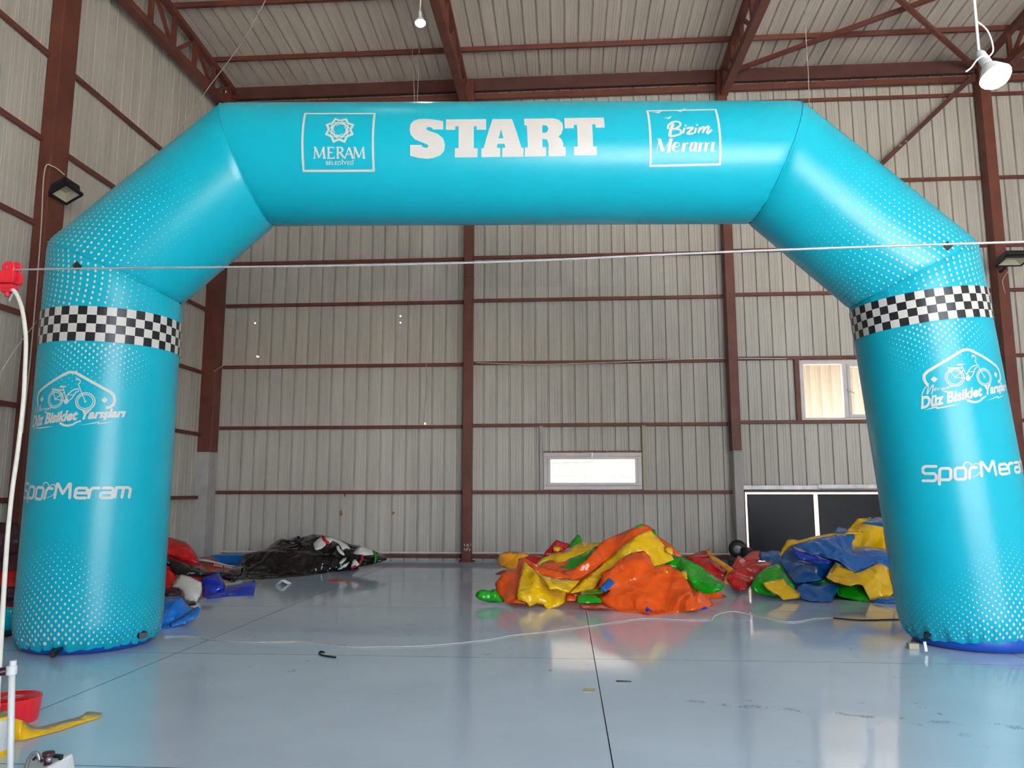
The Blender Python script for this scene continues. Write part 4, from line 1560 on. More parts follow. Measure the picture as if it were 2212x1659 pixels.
for i, (mt, pp) in enumerate([
    ('white_cloth', [(1328, 295), (1360, 260), (1405, 232), (1420, 260), (1440, 300), (1400, 335), (1345, 345)]),
    ('white_cloth', [(1425, 225), (1500, 240), (1560, 265), (1620, 300), (1645, 335), (1610, 325), (1580, 345), (1545, 290), (1490, 262), (1475, 290), (1440, 275)]),
    ('white_cloth', [(1520, 315), (1548, 308), (1560, 340), (1590, 365), (1600, 392), (1560, 380), (1535, 350)]),
    ('white_cloth', [(1545, 460), (1580, 420), (1615, 408), (1600, 435), (1565, 470)]), ('white_cloth', [(1535, 512), (1590, 470), (1640, 445), (1620, 480), (1570, 505)]),
    ('white_cloth', [(1665, 375), (1700, 335), (1730, 315), (1790, 325), (1835, 345), (1850, 385), (1760, 390), (1700, 385)]),
    ('white_cloth', [(1650, 495), (1670, 430), (1690, 425), (1725, 470), (1700, 488)]),
    ('red', [(1400, 224), (1425, 228), (1440, 262), (1475, 285), (1470, 305), (1430, 290), (1410, 262)]),
    ('red', [(1690, 330), (1710, 338), (1755, 370), (1752, 420), (1735, 465), (1660, 502), (1650, 495), (1720, 460), (1738, 415), (1740, 378)]),
    ('green', [(1835, 345), (1860, 360), (1875, 400), (1868, 440), (1848, 462), (1856, 405)])]):
    ymid = sum(q[1] for q in pp) / len(pp)
    Yc = 11.9 + (12.9 - 11.9) * (622 - ymid) / (622 - 213) - .31
    h = (max(q[1] for q in pp) - min(q[1] for q in pp)) / 409.0
    fold(black, 'printed_patch', C3, pp, mt, Yc - h / 2, Yc + h / 2, bulge=.02, crumple=.03, freq=2.6, seed=91, step=4, thick=.02)

# ---- sheets left of the black bundle
red1 = tag(empty('vinyl_sheet', (-5.1, 10.4, 0)), 'glossy red vinyl sheet heaped behind the left arch leg', 'vinyl sheet')
fold(red1, 'red_fold', C3, [(20, 260), (95, 238), (170, 255), (242, 280), (300, 330), (340, 400), (362, 482), (290, 470), (200, 440), (90, 400), (0, 400)], 'red', 10.2, 10.7, seed=101, bulge=.15)
fold(red1, 'red_fold', C3, [(10, 470), (80, 455), (130, 515), (172, 590), (150, 640), (108, 685), (60, 695), (0, 690)], 'red', 9.4, 9.9, seed=102, bulge=.1)
fold(red1, 'red_fold', C3, [(100, 500), (215, 520), (215, 535), (110, 525)], 'red', 9.9, 10.0, seed=103, bulge=.02)
mound(red1, 'folded_core', -5.5, 10.6, .5, .5, .35, 'red', 4)
bk2 = tag(empty('vinyl_sheet', (-4.9, 10.2, 0)), 'rolled black vinyl strip across the red sheet', 'vinyl sheet')
fold(bk2, 'black_fold', C3, [(20, 390), (90, 398), (200, 438), (330, 480), (442, 530), (520, 545), (470, 560), (370, 585), (250, 570), (150, 560), (90, 480), (20, 450)], 'black_gloss', 9.7, 10.15, seed=104, bulge=.14)
bk3 = tag(empty('vinyl_sheet', (-4.4, 10.9, 0)), 'black vinyl strip between the blue sheet and the black bundle', 'vinyl sheet')
fold(bk3, 'black_fold', C3, [(440, 545), (520, 535), (640, 505), (740, 480), (720, 560), (680, 600), (640, 620), (560, 600), (520, 560)], 'black_gloss', 10.7, 11.3, seed=105, bulge=.1)
wht = tag(empty('vinyl_sheet', (-4.7, 9.2, 0)), 'white vinyl scrap with a dark red underside beside the left leg', 'vinyl sheet')
fold(wht, 'white_fold', C3, [(122, 665), (150, 610), (200, 553), (290, 580), (378, 622), (382, 715), (350, 770), (332, 803), (300, 785), (232, 772), (205, 700), (160, 665)], 'white_cloth', 9.0, 9.35, seed=106, bulge=.1)
fold(wht, 'dark_fold', C3, [(60, 690), (150, 668), (200, 690), (206, 748), (120, 750), (60, 748)], 'maroon', 9.0, 9.2, seed=107)
fold(wht, 'dark_fold', C3, [(228, 782), (325, 782), (335, 812), (275, 822)], 'maroon', 8.8, 8.9, seed=108, bulge=.03)
roy = tag(empty('vinyl_sheet', (-4.0, 9.9, 0)), 'folded royal blue vinyl sheet on the floor by the white scrap', 'vinyl sheet')
fold(roy, 'blue_fold', C3, [(362, 590), (400, 565), (462, 548), (522, 533), (545, 580), (580, 650), (560, 690), (480, 720), (430, 765), (380, 740), (382, 640)], 'royal', 9.6, 10.2, seed=109, bulge=.1)
fold(roy, 'blue_fold', C3, [(420, 765), (480, 710), (600, 655), (700, 635), (832, 600), (838, 650), (822, 732), (700, 738), (600, 742), (500, 755)], 'royal', 9.55, 9.95, seed=110, bulge=.08)
sky_ = tag(empty('vinyl_sheet', (-4.1, 7.6, 0)), 'light blue vinyl sheet crumpled behind the left leg base', 'vinyl sheet')
fold(sky_, 'blue_fold', C3, [(-30, 780), (70, 745), (190, 738), (240, 790), (285, 835), (365, 848), (350, 900), (300, 945), (200, 990), (100, 1015), (10, 1032), (-60, 1030)], 'skyblue', 7.35, 7.75, seed=111, bulge=.12)
fold(sky_, 'blue_fold', C3, [(100, 975), (200, 920), (290, 860), (345, 825), (370, 850), (350, 905), (250, 975), (120, 1012)], 'skyblue', 7.3, 7.55, seed=112, bulge=.05)
brd = tag(empty('printed_board', (-4.7, 11.3, 0)), 'rust red printed board with cream edge lying by the black bundle', 'board')
fold(brd, 'board_face', C3, [(350, 440), (450, 450), (570, 472), (662, 490), (560, 510), (442, 532), (370, 490)], 'rust', 10.9, 11.5, seed=113, bulge=.02, crumple=.01)
fold(brd, 'board_edge', C3, [(345, 415), (440, 428), (560, 462), (662, 488), (560, 474), (440, 446), (350, 432)], 'white_cloth', 11.0, 11.5, seed=114, bulge=.01, crumple=.01)
fold(brd, 'red_flap', C3, [(350, 408), (480, 408), (525, 452), (430, 432)], 'red', 11.3, 11.6, seed=115, bulge=.02)
for i in range(9):
    x = 480 + i * 16 + (12 if i > 4 else 0)
    fold(brd, 'print_mark', C3, [(x, 462 + i * 3.2), (x + 9, 464 + i * 3.2), (x + 10, 482 + i * 2.4), (x + 2, 484 + i * 2.4)], 'white_cloth', 10.85, 10.9, seed=116 + i, bulge=0, crumple=0, thick=.004)
m = MB()
m.box(-6.3, -4.05, 13.45, 13.95, .0, .16)
mat_o = m.build('crash_mat', M['blue'], bevel=.03)
tag(mat_o, 'flat blue mat lying against the back wall', 'mat')
# dark red and teal bundles at the left edge
lr = tag(empty('vinyl_sheet', (-5.6, 8.0, 0)), 'dark red vinyl heap at the left edge behind the cable', 'vinyl sheet')
fold(lr, 'red_fold', (0, 0, 1), [(-60, 1160), (-10, 1128), (38, 1130), (60, 1180), (60, 1240), (-60, 1240)], 'maroon', 8.0, 8.4, seed=130)
fold(lr, 'red_fold', (0, 0, 1), [(-60, 1232), (18, 1232), (36, 1228), (60, 1300), (40, 1312), (-60, 1320)], 'red', 7.6, 7.9, seed=131, bulge=.12)
fold(lr, 'red_fold', (0, 0, 1), [(-60, 1262), (38, 1268), (50, 1300), (-60, 1310)], 'maroon', 7.45, 7.6, seed=132, bulge=.12)
mound(lr, 'folded_core', -5.95, 8.35, .55, .42, .62, 'maroon', 7)
tl = tag(empty('rolled_fabric', (-5.2, 7.2, 0)), 'rolled teal fabric with white print at the left edge behind the leg', 'fabric roll')
q0, q1 = at_z(-60, 1345, .12), at_z(48, 1338, .12)
m = MB()
m.tube([q0, (q0 + q1) / 2 + Vector((0, 0, .01)), q1], [.115, .12, .10], 24)
m.build('roll', M['teal'], tl, smooth=True)
for k in range(12):
    t_ = k / 11
    c = q0 + (q1 - q0) * (.25 + .7 * t_)
    m = MB()
    a = math.radians(60)
    m.bar(c + Vector((0, -.08, .095)), c + Vector((.0, -.115, .04)), .012, .004, up=(0, -1, .3))
    m.build('printed_dash', M['print'], tl)
m = MB()
m.box(q0.x, q1.x + .02, q0.y - .05, q0.y + .3, 0, .035)
m.build('dark_underlay', M['black'], tl, bevel=.01)

# ================================================================== LAMPS, CABLES, TOOLS
def bulb(c, R0, label, tilt=(0, 0, 1), cord_to=None, holder=True):
    """LED bulb hanging from a flex; c = centre of the glowing cap"""
    c = Vector(c)
    ax = Vector(tilt).normalized()
    b = tag(empty('hanging_bulb', c), label, 'lamp')
    m = MB()
    m.lathe(c, [(R0 * .30, -R0 * .52), (R0 * .72, -R0 * .42), (R0 * .95, -R0 * .15), (R0, .0), (R0, R0 * .12)], 28, ax)
    m.build('diffuser', M['lamp_glow'], b, smooth=True)
    m = MB()
    m.lathe(c, [(R0 * 1.01, R0 * .10), (R0 * .95, R0 * .25), (R0 * .55, R0 * .95), (R0 * .32, R0 * 1.25)], 28, ax)
    m.build('housing', M['bulb_base'], b, smooth=True)
    m = MB()
    m.lathe(c, [(R0 * .34, R0 * 1.2), (R0 * .36, R0 * 1.3), (R0 * .33, R0 * 2.3), (R0 * .15, R0 * 2.6)], 16, ax)
    m.build('socket', M['white_metal'], b, smooth=True)
    top = c + ax * R0 * 2.55
    if cord_to is not None:
        e = Vector(cord_to)
        pts = [top + (e - top) * t_ + Vector((.012 * math.sin(9 * t_), 0, 0)) for t_ in [i / 10 for i in range(11)]]
        m = MB()
        m.tube(pts, .006, 6)
        m.build('flex', M['cable_white'], b)
        m = MB()
        m.tube([p_ + Vector((.02 * math.sin(i * .9), .008, 0)) for i, p_ in enumerate(pts)], .004, 6)
        m.build('flex', M['string'], b)
    return b, top


q = at_y(908, 50, 8.9)
bulb(q, .066, 'glowing LED bulb hanging under the roof above the MERAM badge', (-.05, 0, 1), cord_to=(q.x - .03, q.y + .05, roof_z(q.y) - .1))
q = at_y(2151, 166, 3.2)
b2, top2 = bulb(q, .062, 'large glowing LED bulb with loose wires at the upper right', (-.22, .34, 1.0), cord_to=(q.x - .02, q.y + .2, roof_z(3.4) - .1))
m = MB()
m.tube(spline([top2 + Vector((.02, -.01, -.04)), top2 + Vector((.055, -.01, .0)), top2 + Vector((.04, -.01, .09)), top2 + Vector((.0, 0, .15))], 6), .0035, 6)
m.build('wire_loop', M['cable_white'], b2)
m = MB()
m.tube(spline([at_y(2136, 128, 3.2), at_y(2124, 121, 3.18), at_y(2110, 130, 3.18), at_y(2098, 146, 3.18), at_y(2086, 155, 3.18)], 6), .0035, 6)
m.build('loose_wire', M['cable_white'], b2)
bulb((-2.1, 6.35, 8.7), .066, 'glowing LED bulb hanging above the arch beam out of view', cord_to=(-2.1, 6.35, roof_z(6.35) - .05))


def floodlight(c, right, down, nrm, w, h, label, wall_pt):
    """black frame with a sunk reflector; right/down span the face, nrm points out of the glass"""
    c, right, down, nrm = Vector(c), Vector(right).normalized(), Vector(down).normalized(), Vector(nrm).normalized()
    f_ = tag(empty('floodlight', c), label, 'floodlight')
    P = lambda a, b_, d: c + right * a + down * b_ + nrm * d
    m = MB()
    for (a0, a1, b0, b1) in ((-w / 2, w / 2, -h / 2, -h / 2 + .035), (-w / 2, w / 2, h / 2 - .035, h / 2), (-w / 2, -w / 2 + .035, -h / 2, h / 2), (w / 2 - .035, w / 2, -h / 2, h / 2)):
        vs = [P(x, y, z) for z in (-.02, .02) for (x, y) in ((a0, b0), (a1, b0), (a1, b1), (a0, b1))]
        m.add(vs, [(0, 1, 2, 3), (4, 5, 6, 7), (0, 1, 5, 4), (1, 2, 6, 5), (2, 3, 7, 6), (3, 0, 4, 7)])
    m.build('frame', M['black'], f_, bevel=.004)
    m = MB()
    wi, hi = w / 2 - .03, h / 2 - .03
    m.add([P(-wi, -hi, .01), P(wi, -hi, .01), P(wi, hi, .01), P(-wi, hi, .01), P(-wi * .35, -hi * .35, -.05), P(wi * .35, -hi * .35, -.05), P(wi * .35, hi * .35, -.05), P(-wi * .35, hi * .35, -.05)],
          [(0, 1, 5, 4), (1, 2, 6, 5), (2, 3, 7, 6), (3, 0, 4, 7), (4, 5, 6, 7)])
    m.build('reflector', M['lens'], f_)
    m = MB()
    vs = [P(x, y, z) for z in (-.13, -.055) for (x, y) in ((-w * .42, -h * .42), (w * .42, -h * .42), (w * .42, h * .42), (-w * .42, h * .42))]
    m.add(vs, [(0, 1, 2, 3), (4, 5, 6, 7), (0, 1, 5, 4), (1, 2, 6, 5), (2, 3, 7, 6), (3, 0, 4, 7)])
    m.build('back_case', M['black'], f_, bevel=.01)
    m = MB()
    m.bar(P(0, 0, -.08), wall_pt, .05, .02)
    m.build('bracket', M['black'], f_)
    return f_


fl = floodlight((-6.535, 9.207, 5.173), (.292, -.098, .09), (.03, .30, -.03), (.248, -.137, -.959), .33, .33, 'black floodlight on the left wall column', (XL + .2, 9.28, 5.25))
m = MB()
m.tube(spline([(-6.68, 9.35, 5.50), (-6.74, 9.2, 5.55), (-6.78, 9.1, 5.45), (-6.77, 9.12, 4.6), (-6.76, 9.12, 3.2), (-6.76, 9.1, 2.0)], 6), .008, 6)
m.build('supply_cable', M['string'], fl)
fr = floodlight((7.93, 13.62, 5.30), (1, 0, 0), (0, -1, .2), (0, -.2, -1), .46, .36, 'black floodlight on the right column beside the arch', (8.0, 14.17, 5.25))
m = MB()
m.tube(spline([(8.1, 14.1, 5.25), (8.02, 14.15, 5.1), (8.03, 14.16, 4.95), (8.05, 14.16, 4.85)], 5), .007, 6)
m.build('supply_cable', M['string'], fr)


def rope(name, pts, r, mat, label, cat='rope', n=6, k=6):
    m = MB()
    m.tube(spline(pts, k), r, n)
    return tag(m.build(name, M[mat], smooth=True), label, cat)


# steel wire rope stretched across the hall in front of the arch
wa, wb = at_y(-40, 584, 4.62), at_y(2260, 521, 4.0)
we0, we1 = wa + (wa - wb) * ((wa.x - XL - .02) / (wb.x - wa.x)), wb + (wb - wa) * ((XR - .02 - wb.x) / (wb.x - wa.x))
rope('wire_rope', [we0, wa, (wa + wb) / 2 + Vector((0, 0, -.035)), wb, we1], .0065, 'wire', 'pale steel wire rope stretched across the hall in front of the arch', 'wire', 8, 24)
# strings hanging from the roof
rope('string', [at_y(577, -6, 11.0), at_y(520, 95, 11.4), at_y(450, 190, 11.9), at_y(372, 300, 12.4)], .008, 'string', 'pale string slanting from the roof to the left shoulder', 'string')
rope('string', [at_y(890, 98, 13.3), at_y(893, 160, 13.3), at_y(896, 226, 13.3)], .006, 'string', 'left one of two thin strings hanging behind the beam under the bulb', 'string')
rope('string', [at_y(906, 98, 13.3), at_y(903, 180, 13.3), at_y(901, 226, 13.3)], .006, 'string', 'right one of two thin strings hanging behind the beam under the bulb', 'string')
rope('string', [at_y(1738, -4, 10.2), at_y(1741, 80, 10.3), at_y(1746, 160, 10.4), at_y(1748, 230, 10.5)], .005, 'string', 'thin twisted string hanging behind the right end of the beam', 'string')
rope('string', [at_y(-4, 812, 5.4), at_y(40, 745, 5.75), at_y(80, 694, 6.3)], .003, 'string', 'thin guy string between the left leg and the left edge', 'string')
rope('cable', [at_y(461, 803, 14.05), at_y(478, 792, 14.1), at_y(488, 786, 14.2), at_y(491, 779, 14.36)], .006, 'string', 'short pale cable end by the corner column', 'cable')
rope('cable', [at_y(920, 782, 14.40), at_y(924, 820, 14.40), at_y(926, 830, 14.40), at_y(919, 880, 14.40), at_y(914, 915, 14.40)], .006, 'string', 'thin wire hanging down the left bay of the back wall', 'cable')
rope('cable', [at_y(1028, 783, 14.38), at_y(1150, 787, 14.38), at_y(1320, 783, 14.38), at_y(1480, 776, 14.38), at_y(1600, 774, 14.36), at_y(1700, 775, 14.36)], .007, 'cable_white', 'thin white cable running along a wall rail to the high window', 'cable', 6, 4)

# red cable trolley on the wire with the white power cable
tq = at_y(20, 580, 4.60)
tr = tag(empty('cable_trolley', tq), 'red plastic cable trolley hanging on the wire at the left edge', 'trolley')
u_ = 4.6 / FPX
T3 = lambda px, py, dy=0.0: at_y(px, py, 4.60 + dy)
for dy in (-.035, .03):
    m = MB()
    c = T3(18 if dy < 0 else 33, 578 if dy < 0 else 580, dy)
    m.lathe(c + Vector((0, -.006, 0)), [(.040, 0), (.044, .004), (.044, .012), (.040, .016)], 28, (0, 1, 0))
    m.lathe(c + Vector((0, -.012, 0)), [(.018, 0), (.02, .01)], 20, (0, 1, 0))
    m.build('wheel', M['red_plastic'], tr, smooth=False)
    m = MB()
    m.lathe(c + Vector((0, -.018, 0)), [(.006, 0), (.008, .008)], 10, (0, 1, 0))
    m.build('axle', M['grey_metal'], tr)
m = MB()
a, b_ = T3(4, 593), T3(38, 612)
m.box(a.x, b_.x, 4.555, 4.585, b_.z, a.z + .01)
m.box(a.x + .012, b_.x, 4.62, 4.65, b_.z, a.z + .01)
m.box(a.x + .004, b_.x, 4.56, 4.645, b_.z - .004, b_.z + .012)
m.build('body', M['red_plastic'], tr, bevel=.003)
m = MB()
a, b_ = T3(-3, 616), T3(31, 628)
m.box(a.x, b_.x, 4.57, 4.64, b_.z + .012, a.z)
m.box(a.x + .03, b_.x - .012, 4.575, 4.635, b_.z - .01, b_.z + .014)
m.lathe(T3(15, 641), [(.012, 0), (.016, .012), (.014, .04)], 12)
m.build('clamp', M['red_plastic'], tr, bevel=.003)
for px in (10, 20):
    m = MB()
    a = T3(px, 611)
    m.tube([a, T3(px, 618)], .004, 8)
    m.build('bolt', M['grey_metal'], tr)
m = MB()
m.bar(T3(29, 632), T3(20, 650), .007, .004)
m.build('cable_tie', M['white_metal'], tr)
pc = [at_y(x, y, d) for x, y, d in ((-14, 640, 4.62), (2, 627, 4.6), (16, 623, 4.6), (28, 626, 4.60), (38, 640, 4.60), (47, 665, 4.58), (53, 700, 4.56), (56, 740, 4.54), (54, 800, 4.50), (51, 860, 4.46), (45, 920, 4.42), (37, 985, 4.38), (27, 1055, 4.32), (18, 1140, 4.26), (12, 1220, 4.2), (7, 1300, 4.14), (2, 1390, 4.08), (-4, 1480, 4.0), (-14, 1560, 3.9))] + [at_z(-75, 1600, .03), at_z(-120, 1610, .014), at_z(-170, 1600, .014)]
rope('power_cable', pc, .0125, 'cable_white', 'thick white power cable hanging from the red trolley', 'cable', 12, 6)


# cable lying on the floor between the legs
def on_floor(px, py, z=.006):
    return at_z(px, py, z)


fc = [(352, 1374), (400, 1375), (440, 1378), (500, 1386), (580, 1388), (640, 1387), (700, 1392), (760, 1398), (830, 1397), (900, 1396), (980, 1390), (1060, 1381), (1110, 1372), (1180, 1365), (1270, 1353), (1340, 1342), (1400, 1336), (1470, 1339), (1530, 1339)]
rope('floor_cable', [on_floor(x, y) for x, y in fc] + [on_floor(1537, 1340)] + [on_floor(x, y, z) for x, y, z in ((1545, 1330, .04), (1565, 1323, .05), (1585, 1321, .05), (1610, 1325, .03), (1640, 1333, .012), (1680, 1341, .006), (1720, 1343, .006), (1760, 1336, .006), (1800, 1335, .006))], 0.0048, 'cable_grey', 'thin white cable winding across the floor between the legs', 'cable', 6, 5)
rope('floor_cable', [on_floor(x, y) for x, y in ((1800, 1335), (1850, 1339), (1890, 1339), (1945, 1338), (1990, 1340))], .0065, 'black', 'black lead at the right end of the floor cable', 'cable')
rope('floor_cable', [on_floor(x, y, .005) for x, y in ((352, 1377), (410, 1373), (440, 1379), (500, 1388), (580, 1386), (650, 1385), (700, 1389), (760, 1395))], .004, 'wire', 'thin grey cord beside the white floor cable near the left leg', 'cable')
m = MB()
m.bar(at_z(1621, 1332, .0), at_z(1621, 1322, .035), .006, .006)
tag(m.build('cable_tie', M['white_metal']), 'tiny white tie standing up from the floor cable', 'cable tie')
m = MB()
m.tube(spline([on_floor(700, 1409, .02), on_floor(692, 1408, .015), on_floor(691, 1413, .008), on_floor(702, 1417, .006), on_floor(725, 1420, .006)], 6), .008, 6)
tag(m.build('strap', M['black']), 'short curled black strap on the floor left of centre', 'strap')


def scrap(name, pts, mat, label, cat='scrap', lift=()):
    vs = [at_z(x, y, (lift[i] if i < len(lift) else 0) + .004) for i, (x, y) in enumerate(pts)]
    c = sum(vs, Vector()) / len(vs)
    n = len(vs)
    m = MB()
    m.add(vs + [v - Vector((0, 0, .003)) for v in vs], [tuple(range(n)), tuple(range(n, 2 * n))[::-1]] + [(i, (i + 1) % n, n + (i + 1) % n, n + i) for i in range(n)])
    tag(m.build(name, M[mat]), label, cat)


scrap('vinyl_scrap', [(704, 1252), (728, 1249), (740, 1252), (763, 1253), (748, 1256), (725, 1257), (712, 1256)], 'rust', 'red arrow-shaped vinyl scrap on the floor before the black bundle')
m = MB()
a0, a1, a2 = at_z(595, 1264, .004), at_z(606, 1254, .07), at_z(621, 1262, .004)
dv = Vector((.02, .10, 0))
m.add([a0, a1, a1 + dv, a0 + dv, a2, a2 + dv], [(0, 1, 2, 3), (1, 4, 5, 2)])
o = m.build('paper_scrap', M['white_cloth'])
o.modifiers.new('t', 'SOLIDIFY').thickness = .004
tag(o, 'small folded white paper scrap standing on the floor', 'scrap')
scrap('paper_scrap', [(554, 1265), (561, 1259), (566, 1262), (562, 1266)], 'tan', 'tiny beige scrap beside the folded paper')
scrap('tape_scrap', [(1258, 1491), (1263, 1486), (1287, 1487), (1285, 1494), (1258, 1494)], 'tan', 'beige tape strip on the floor beside the centre seam')
scrap('cord_scrap', [(1330, 1471), (1333, 1469), (1364, 1471), (1364, 1472), (1334, 1472)], 'black', 'short dark thread on the floor right of the centre seam')
scrap('wood_strip', [(430, 1294), (446, 1291), (450, 1293), (432, 1297)], 'tan', 'thin wooden strip under the royal blue sheet')
m = MB()
m.box(at_z(1992, 1408).x - .06, at_z(1992, 1408).x + .02, 6.66, 6.72, 0, .045)
tag(m.build('wooden_block', M['tan'], bevel=.004), 'small wooden block beside the right leg base', 'block')

# blower by the gate
bl = tag(empty('air_blower', (3.15, 13.6, 0)), 'black air blower standing before the plinth by the gate', 'blower')
c = at_y(1592, 1186, 13.5)
m = MB()
m.lathe(c + Vector((0, -.06, 0)), [(.10, 0), (.145, .01), (.155, .05), (.145, .11), (.10, .12)], 32, (.25, 1, 0))
m.build('fan_housing', M['black'], bl, smooth=True)
m = MB()
m.lathe(c + Vector((-.01, -.075, 0)), [(.05, 0), (.07, .005), (.075, .03)], 24, (.25, 1, 0))
m.build('intake', M['grey_metal'], bl, smooth=True)
c = at_y(1612, 1185, 13.4)
m = MB()
m.lathe(Vector((c.x, c.y, .03)), [(.085, 0), (.09, .05), (.085, .22), (.10, .25), (.10, .29), (.04, .31)], 24)
m.build('motor', M['black'], bl, smooth=True)
m = MB()
m.box(c.x - .35, c.x + .2, c.y - .12, c.y + .16, 0, .03)
m.box(c.x - .28, c.x - .12, c.y + .0, c.y + .14, .03, .12)
m.build('foot', M['black'], bl, bevel=.006)

# red tape roll, yellow strip and welding machine in the near left corner
rl = at_z(16, 1577)
roll = tag(empty('tape_roll', rl), 'red vinyl tape roll with pale core lying on the floor', 'tape roll')
rc = Vector((at_y(24, 1540, 4.30).x, 4.30, 0))
m = MB()
m.lathe(rc, [(.055, .0), (.132, .0), (.135, .01), (.148, .125), (.145, .13), (.055, .125)], 56)
m.build('tape', M['red_plastic'], roll, smooth=False)
m = MB()
for k in range(6):
    rr = .065 + .013 * k
    m.tube([rc + Vector((rr * math.cos(a_), rr * math.sin(a_), .1305)) for a_ in [2 * math.pi * i / 36 for i in range(37)]], .0016, 4, cap=False)
m.build('winding', M['red'], roll)
m = MB()
m.tube([rc + Vector((.045 * math.cos(a_), .045 * math.sin(a_), .10)) for a_ in [2 * math.pi * i / 24 for i in range(25)]], .012, 6, cap=False)
m.lathe(rc, [(.05, .06), (.055, .128), (.045, .128), (.04, .06)], 24)
m.build('core', M['cardboard'], roll, smooth=True)
m = MB()
m.bar(at_y(10, 1523, 4.35), at_y(49, 1510, 4.45), .03, .006)
tag(m.build('cutter_knife', M['black']), 'black blade resting on the red tape roll', 'knife')
topE = [(-6, 1553), (24, 1551), (36, 1553), (48, 1557), (62, 1565), (78, 1571), (95, 1569), (115, 1564), (130, 1560), (160, 1552), (178, 1546), (190, 1538), (222, 1541)]
botE = [(-6, 1602), (24, 1601), (36, 1600), (48, 1599), (62, 1596), (71, 1593.5), (95, 1588), (115, 1582), (130, 1578), (160, 1568), (178, 1562), (200, 1555), (214, 1550)]
vs, fs = [], []
topE = [(q.x, q.y) for q in spline([(a, b, 0) for a, b in topE], 5)]
botE = [(q.x, q.y) for q in spline([(a, b, 0) for a, b in botE], 5)]
for i, ((ax_, ay_), (bx_, by_)) in enumerate(zip(topE, botE)):
    lo = at_z(bx_, by_, .004)
    rise = max(0.0, 1 - max(0, i - 10) / 25.0)
    hi = at_y(ax_, ay_, lo.y + .02) if rise > .8 else None
    flat = at_z(ax_, ay_, .006)
    if hi is None:
        up_ = at_y(ax_, ay_, lo.y + .02)
        hi = at_y(ax_, ay_, up_.y * rise + flat.y * (1 - rise))
    vs += [lo, (lo + hi) / 2 + Vector((0, -.004, 0)), hi]
for i in range(len(topE) - 1):
    for j in range(2):
        fs.append((i * 3 + j, i * 3 + j + 1, i * 3 + j + 4, i * 3 + j + 3))
m = MB()
m.add(vs, fs)
o = m.build('vinyl_strip', M['yellow'], smooth=True)
md = o.modifiers.new('t', 'SOLIDIFY')
md.thickness = .003
tag(o, 'yellow vinyl strip unrolled across the floor from the near left roll', 'vinyl strip')
sr = at_z(2, 1668)
srr = tag(empty('vinyl_roll', (sr.x - .08, sr.y + .1, 0)), 'white and yellow vinyl roll standing at the left edge', 'vinyl roll')
ctr = Vector((at_y(16, 1600, 3.75).x - .085, 3.75, 0))
hz1, hz2 = at_y(10, 1648, 3.68).z, at_y(10, 1556, 3.68).z
m = MB()
m.lathe(ctr, [(.03, .0), (.084, 0), (.084, max(hz1, .03))], 32)
m.build('yellow_band', M['yellow'], srr, smooth=False)
m = MB()
m.lathe(ctr, [(.083, max(hz1, .03)), (.083, hz2 - .012)], 32)
m.build('white_wrap', M['white_metal'], srr, smooth=False)
m = MB()
m.lathe(ctr, [(.085, hz2 - .012), (.085, hz2), (.03, hz2), (.03, hz2 - .05)], 32)
m.build('yellow_rim', M['yellow'], srr, smooth=False)

wm = tag(empty('welding_machine', (at_z(95, 1700).x, 3.2, 0)), 'white vinyl welding machine with upright guide handle at the lower left', 'machine')
D = 3.1
P = lambda px, py, dy=0.0: at_y(px, py, D + dy)
bt = P(95, 1645).z
bx0, bx1 = P(40, 1650).x, P(130, 1650).x
vsb = [(bx0 - .10, D - .10, .03), (bx1 - .01, D - .10, .03), (bx1 - .01, D + .16, .03), (bx0 - .10, D + .16, .03),
       (bx0 - .06, D - .10, bt - .05), (bx1 - .03, D - .10, bt - .015), (bx1 - .01, D + .10, bt + .005), (bx0 + .02, D + .14, bt - .02)]
m = MB()
m.add(vsb, [(0, 3, 2, 1), (4, 5, 6, 7), (0, 1, 5, 4), (1, 2, 6, 5), (2, 3, 7, 6), (3, 0, 4, 7)])
m.build('body', M['white_metal'], wm, bevel=.012)
m = MB()
m.tube(spline([P(56, 1662), P(60, 1648), P(66, 1634), P(75, 1626), P(82, 1630), P(86, 1642)], 5), .008, 8)
m.build('hose', M['grey_metal'], wm, smooth=True)
m = MB()
c = P(104, 1637)
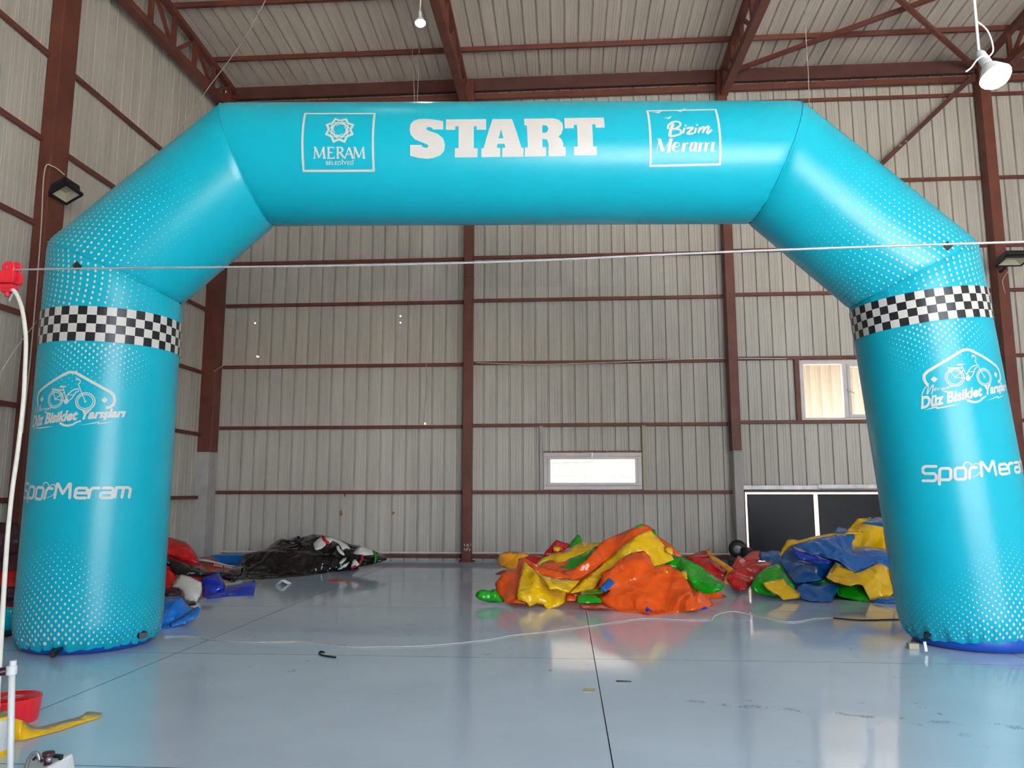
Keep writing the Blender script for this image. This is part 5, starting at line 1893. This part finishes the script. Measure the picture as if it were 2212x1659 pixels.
m.lathe(c, [(.014, -.03), (.016, .0), (.024, .012), (.022, .022)], 16)
m.build('knob', M['maroon'], wm, smooth=True)
m = MB()
m.lathe(P(106, 1640, -.03), [(.008, -.01), (.012, .0), (.008, .008)], 14)
m.build('chrome_stud', M['grey_metal'], wm, smooth=True)
m = MB()
m.bar(P(112, 1632, .04), P(134, 1634, .04), .02, .012)
m.bar(P(132, 1632, .04), P(129, 1652, .04), .016, .012)
m.build('clip', M['black'], wm, bevel=.002)
m = MB()
m.tube(spline([P(72, 1641), P(78, 1636), P(86, 1640), P(92, 1645)], 4), .006, 8)
m.build('lever', M['maroon'], wm)
for (xx, yy) in ((bx0 - .05, D - .06), (bx1 - .05, D - .06), (bx0 - .05, D + .11), (bx1 - .05, D + .11)):
    m = MB()
    m.lathe((xx, yy - .012, .03), [(.028, 0), (.03, .004), (.03, .02), (.028, .024)], 18, (0, 1, 0))
    m.build('wheel', M['black'], wm)
pb = P(26, 1690, -.05)
pt_ = P(26, 1440, -.05)
m = MB()
m.tube([Vector((pb.x, pb.y, .03)), Vector((pt_.x, pt_.y, pt_.z))], .0125, 16)
m.build('guide_handle', M['white_metal'], wm, smooth=True)
m = MB()
m.bar(Vector((pb.x, pb.y, .06)), Vector((bx0 - .02, D, .06)), .03, .02)
m.build('handle_foot', M['grey_metal'], wm)
e1, e2 = P(27, 1457, -.05), P(27, 1438, -.05)
m = MB()
m.lathe(Vector((pt_.x, pt_.y, e1.z)), [(.019, 0), (.020, .004), (.020, e2.z - e1.z - .004), (.019, e2.z - e1.z)], 20)
m.lathe(Vector((pt_.x + .003, pt_.y, e2.z)), [(.013, 0), (.013, .02)], 16)
m.build('collar', M['white_metal'], wm, smooth=False)
m = MB()
m.bar(P(18, 1449, -.05), P(-16, 1453, -.05), .022, .03)
m.build('clamp_arm', M['maroon'], wm, bevel=.003)
m = MB()
m.tube([P(-4, 1453, -.068), P(14, 1449, -.068)], .004, 8)
m.build('clamp_screw', M['grey_metal'], wm)
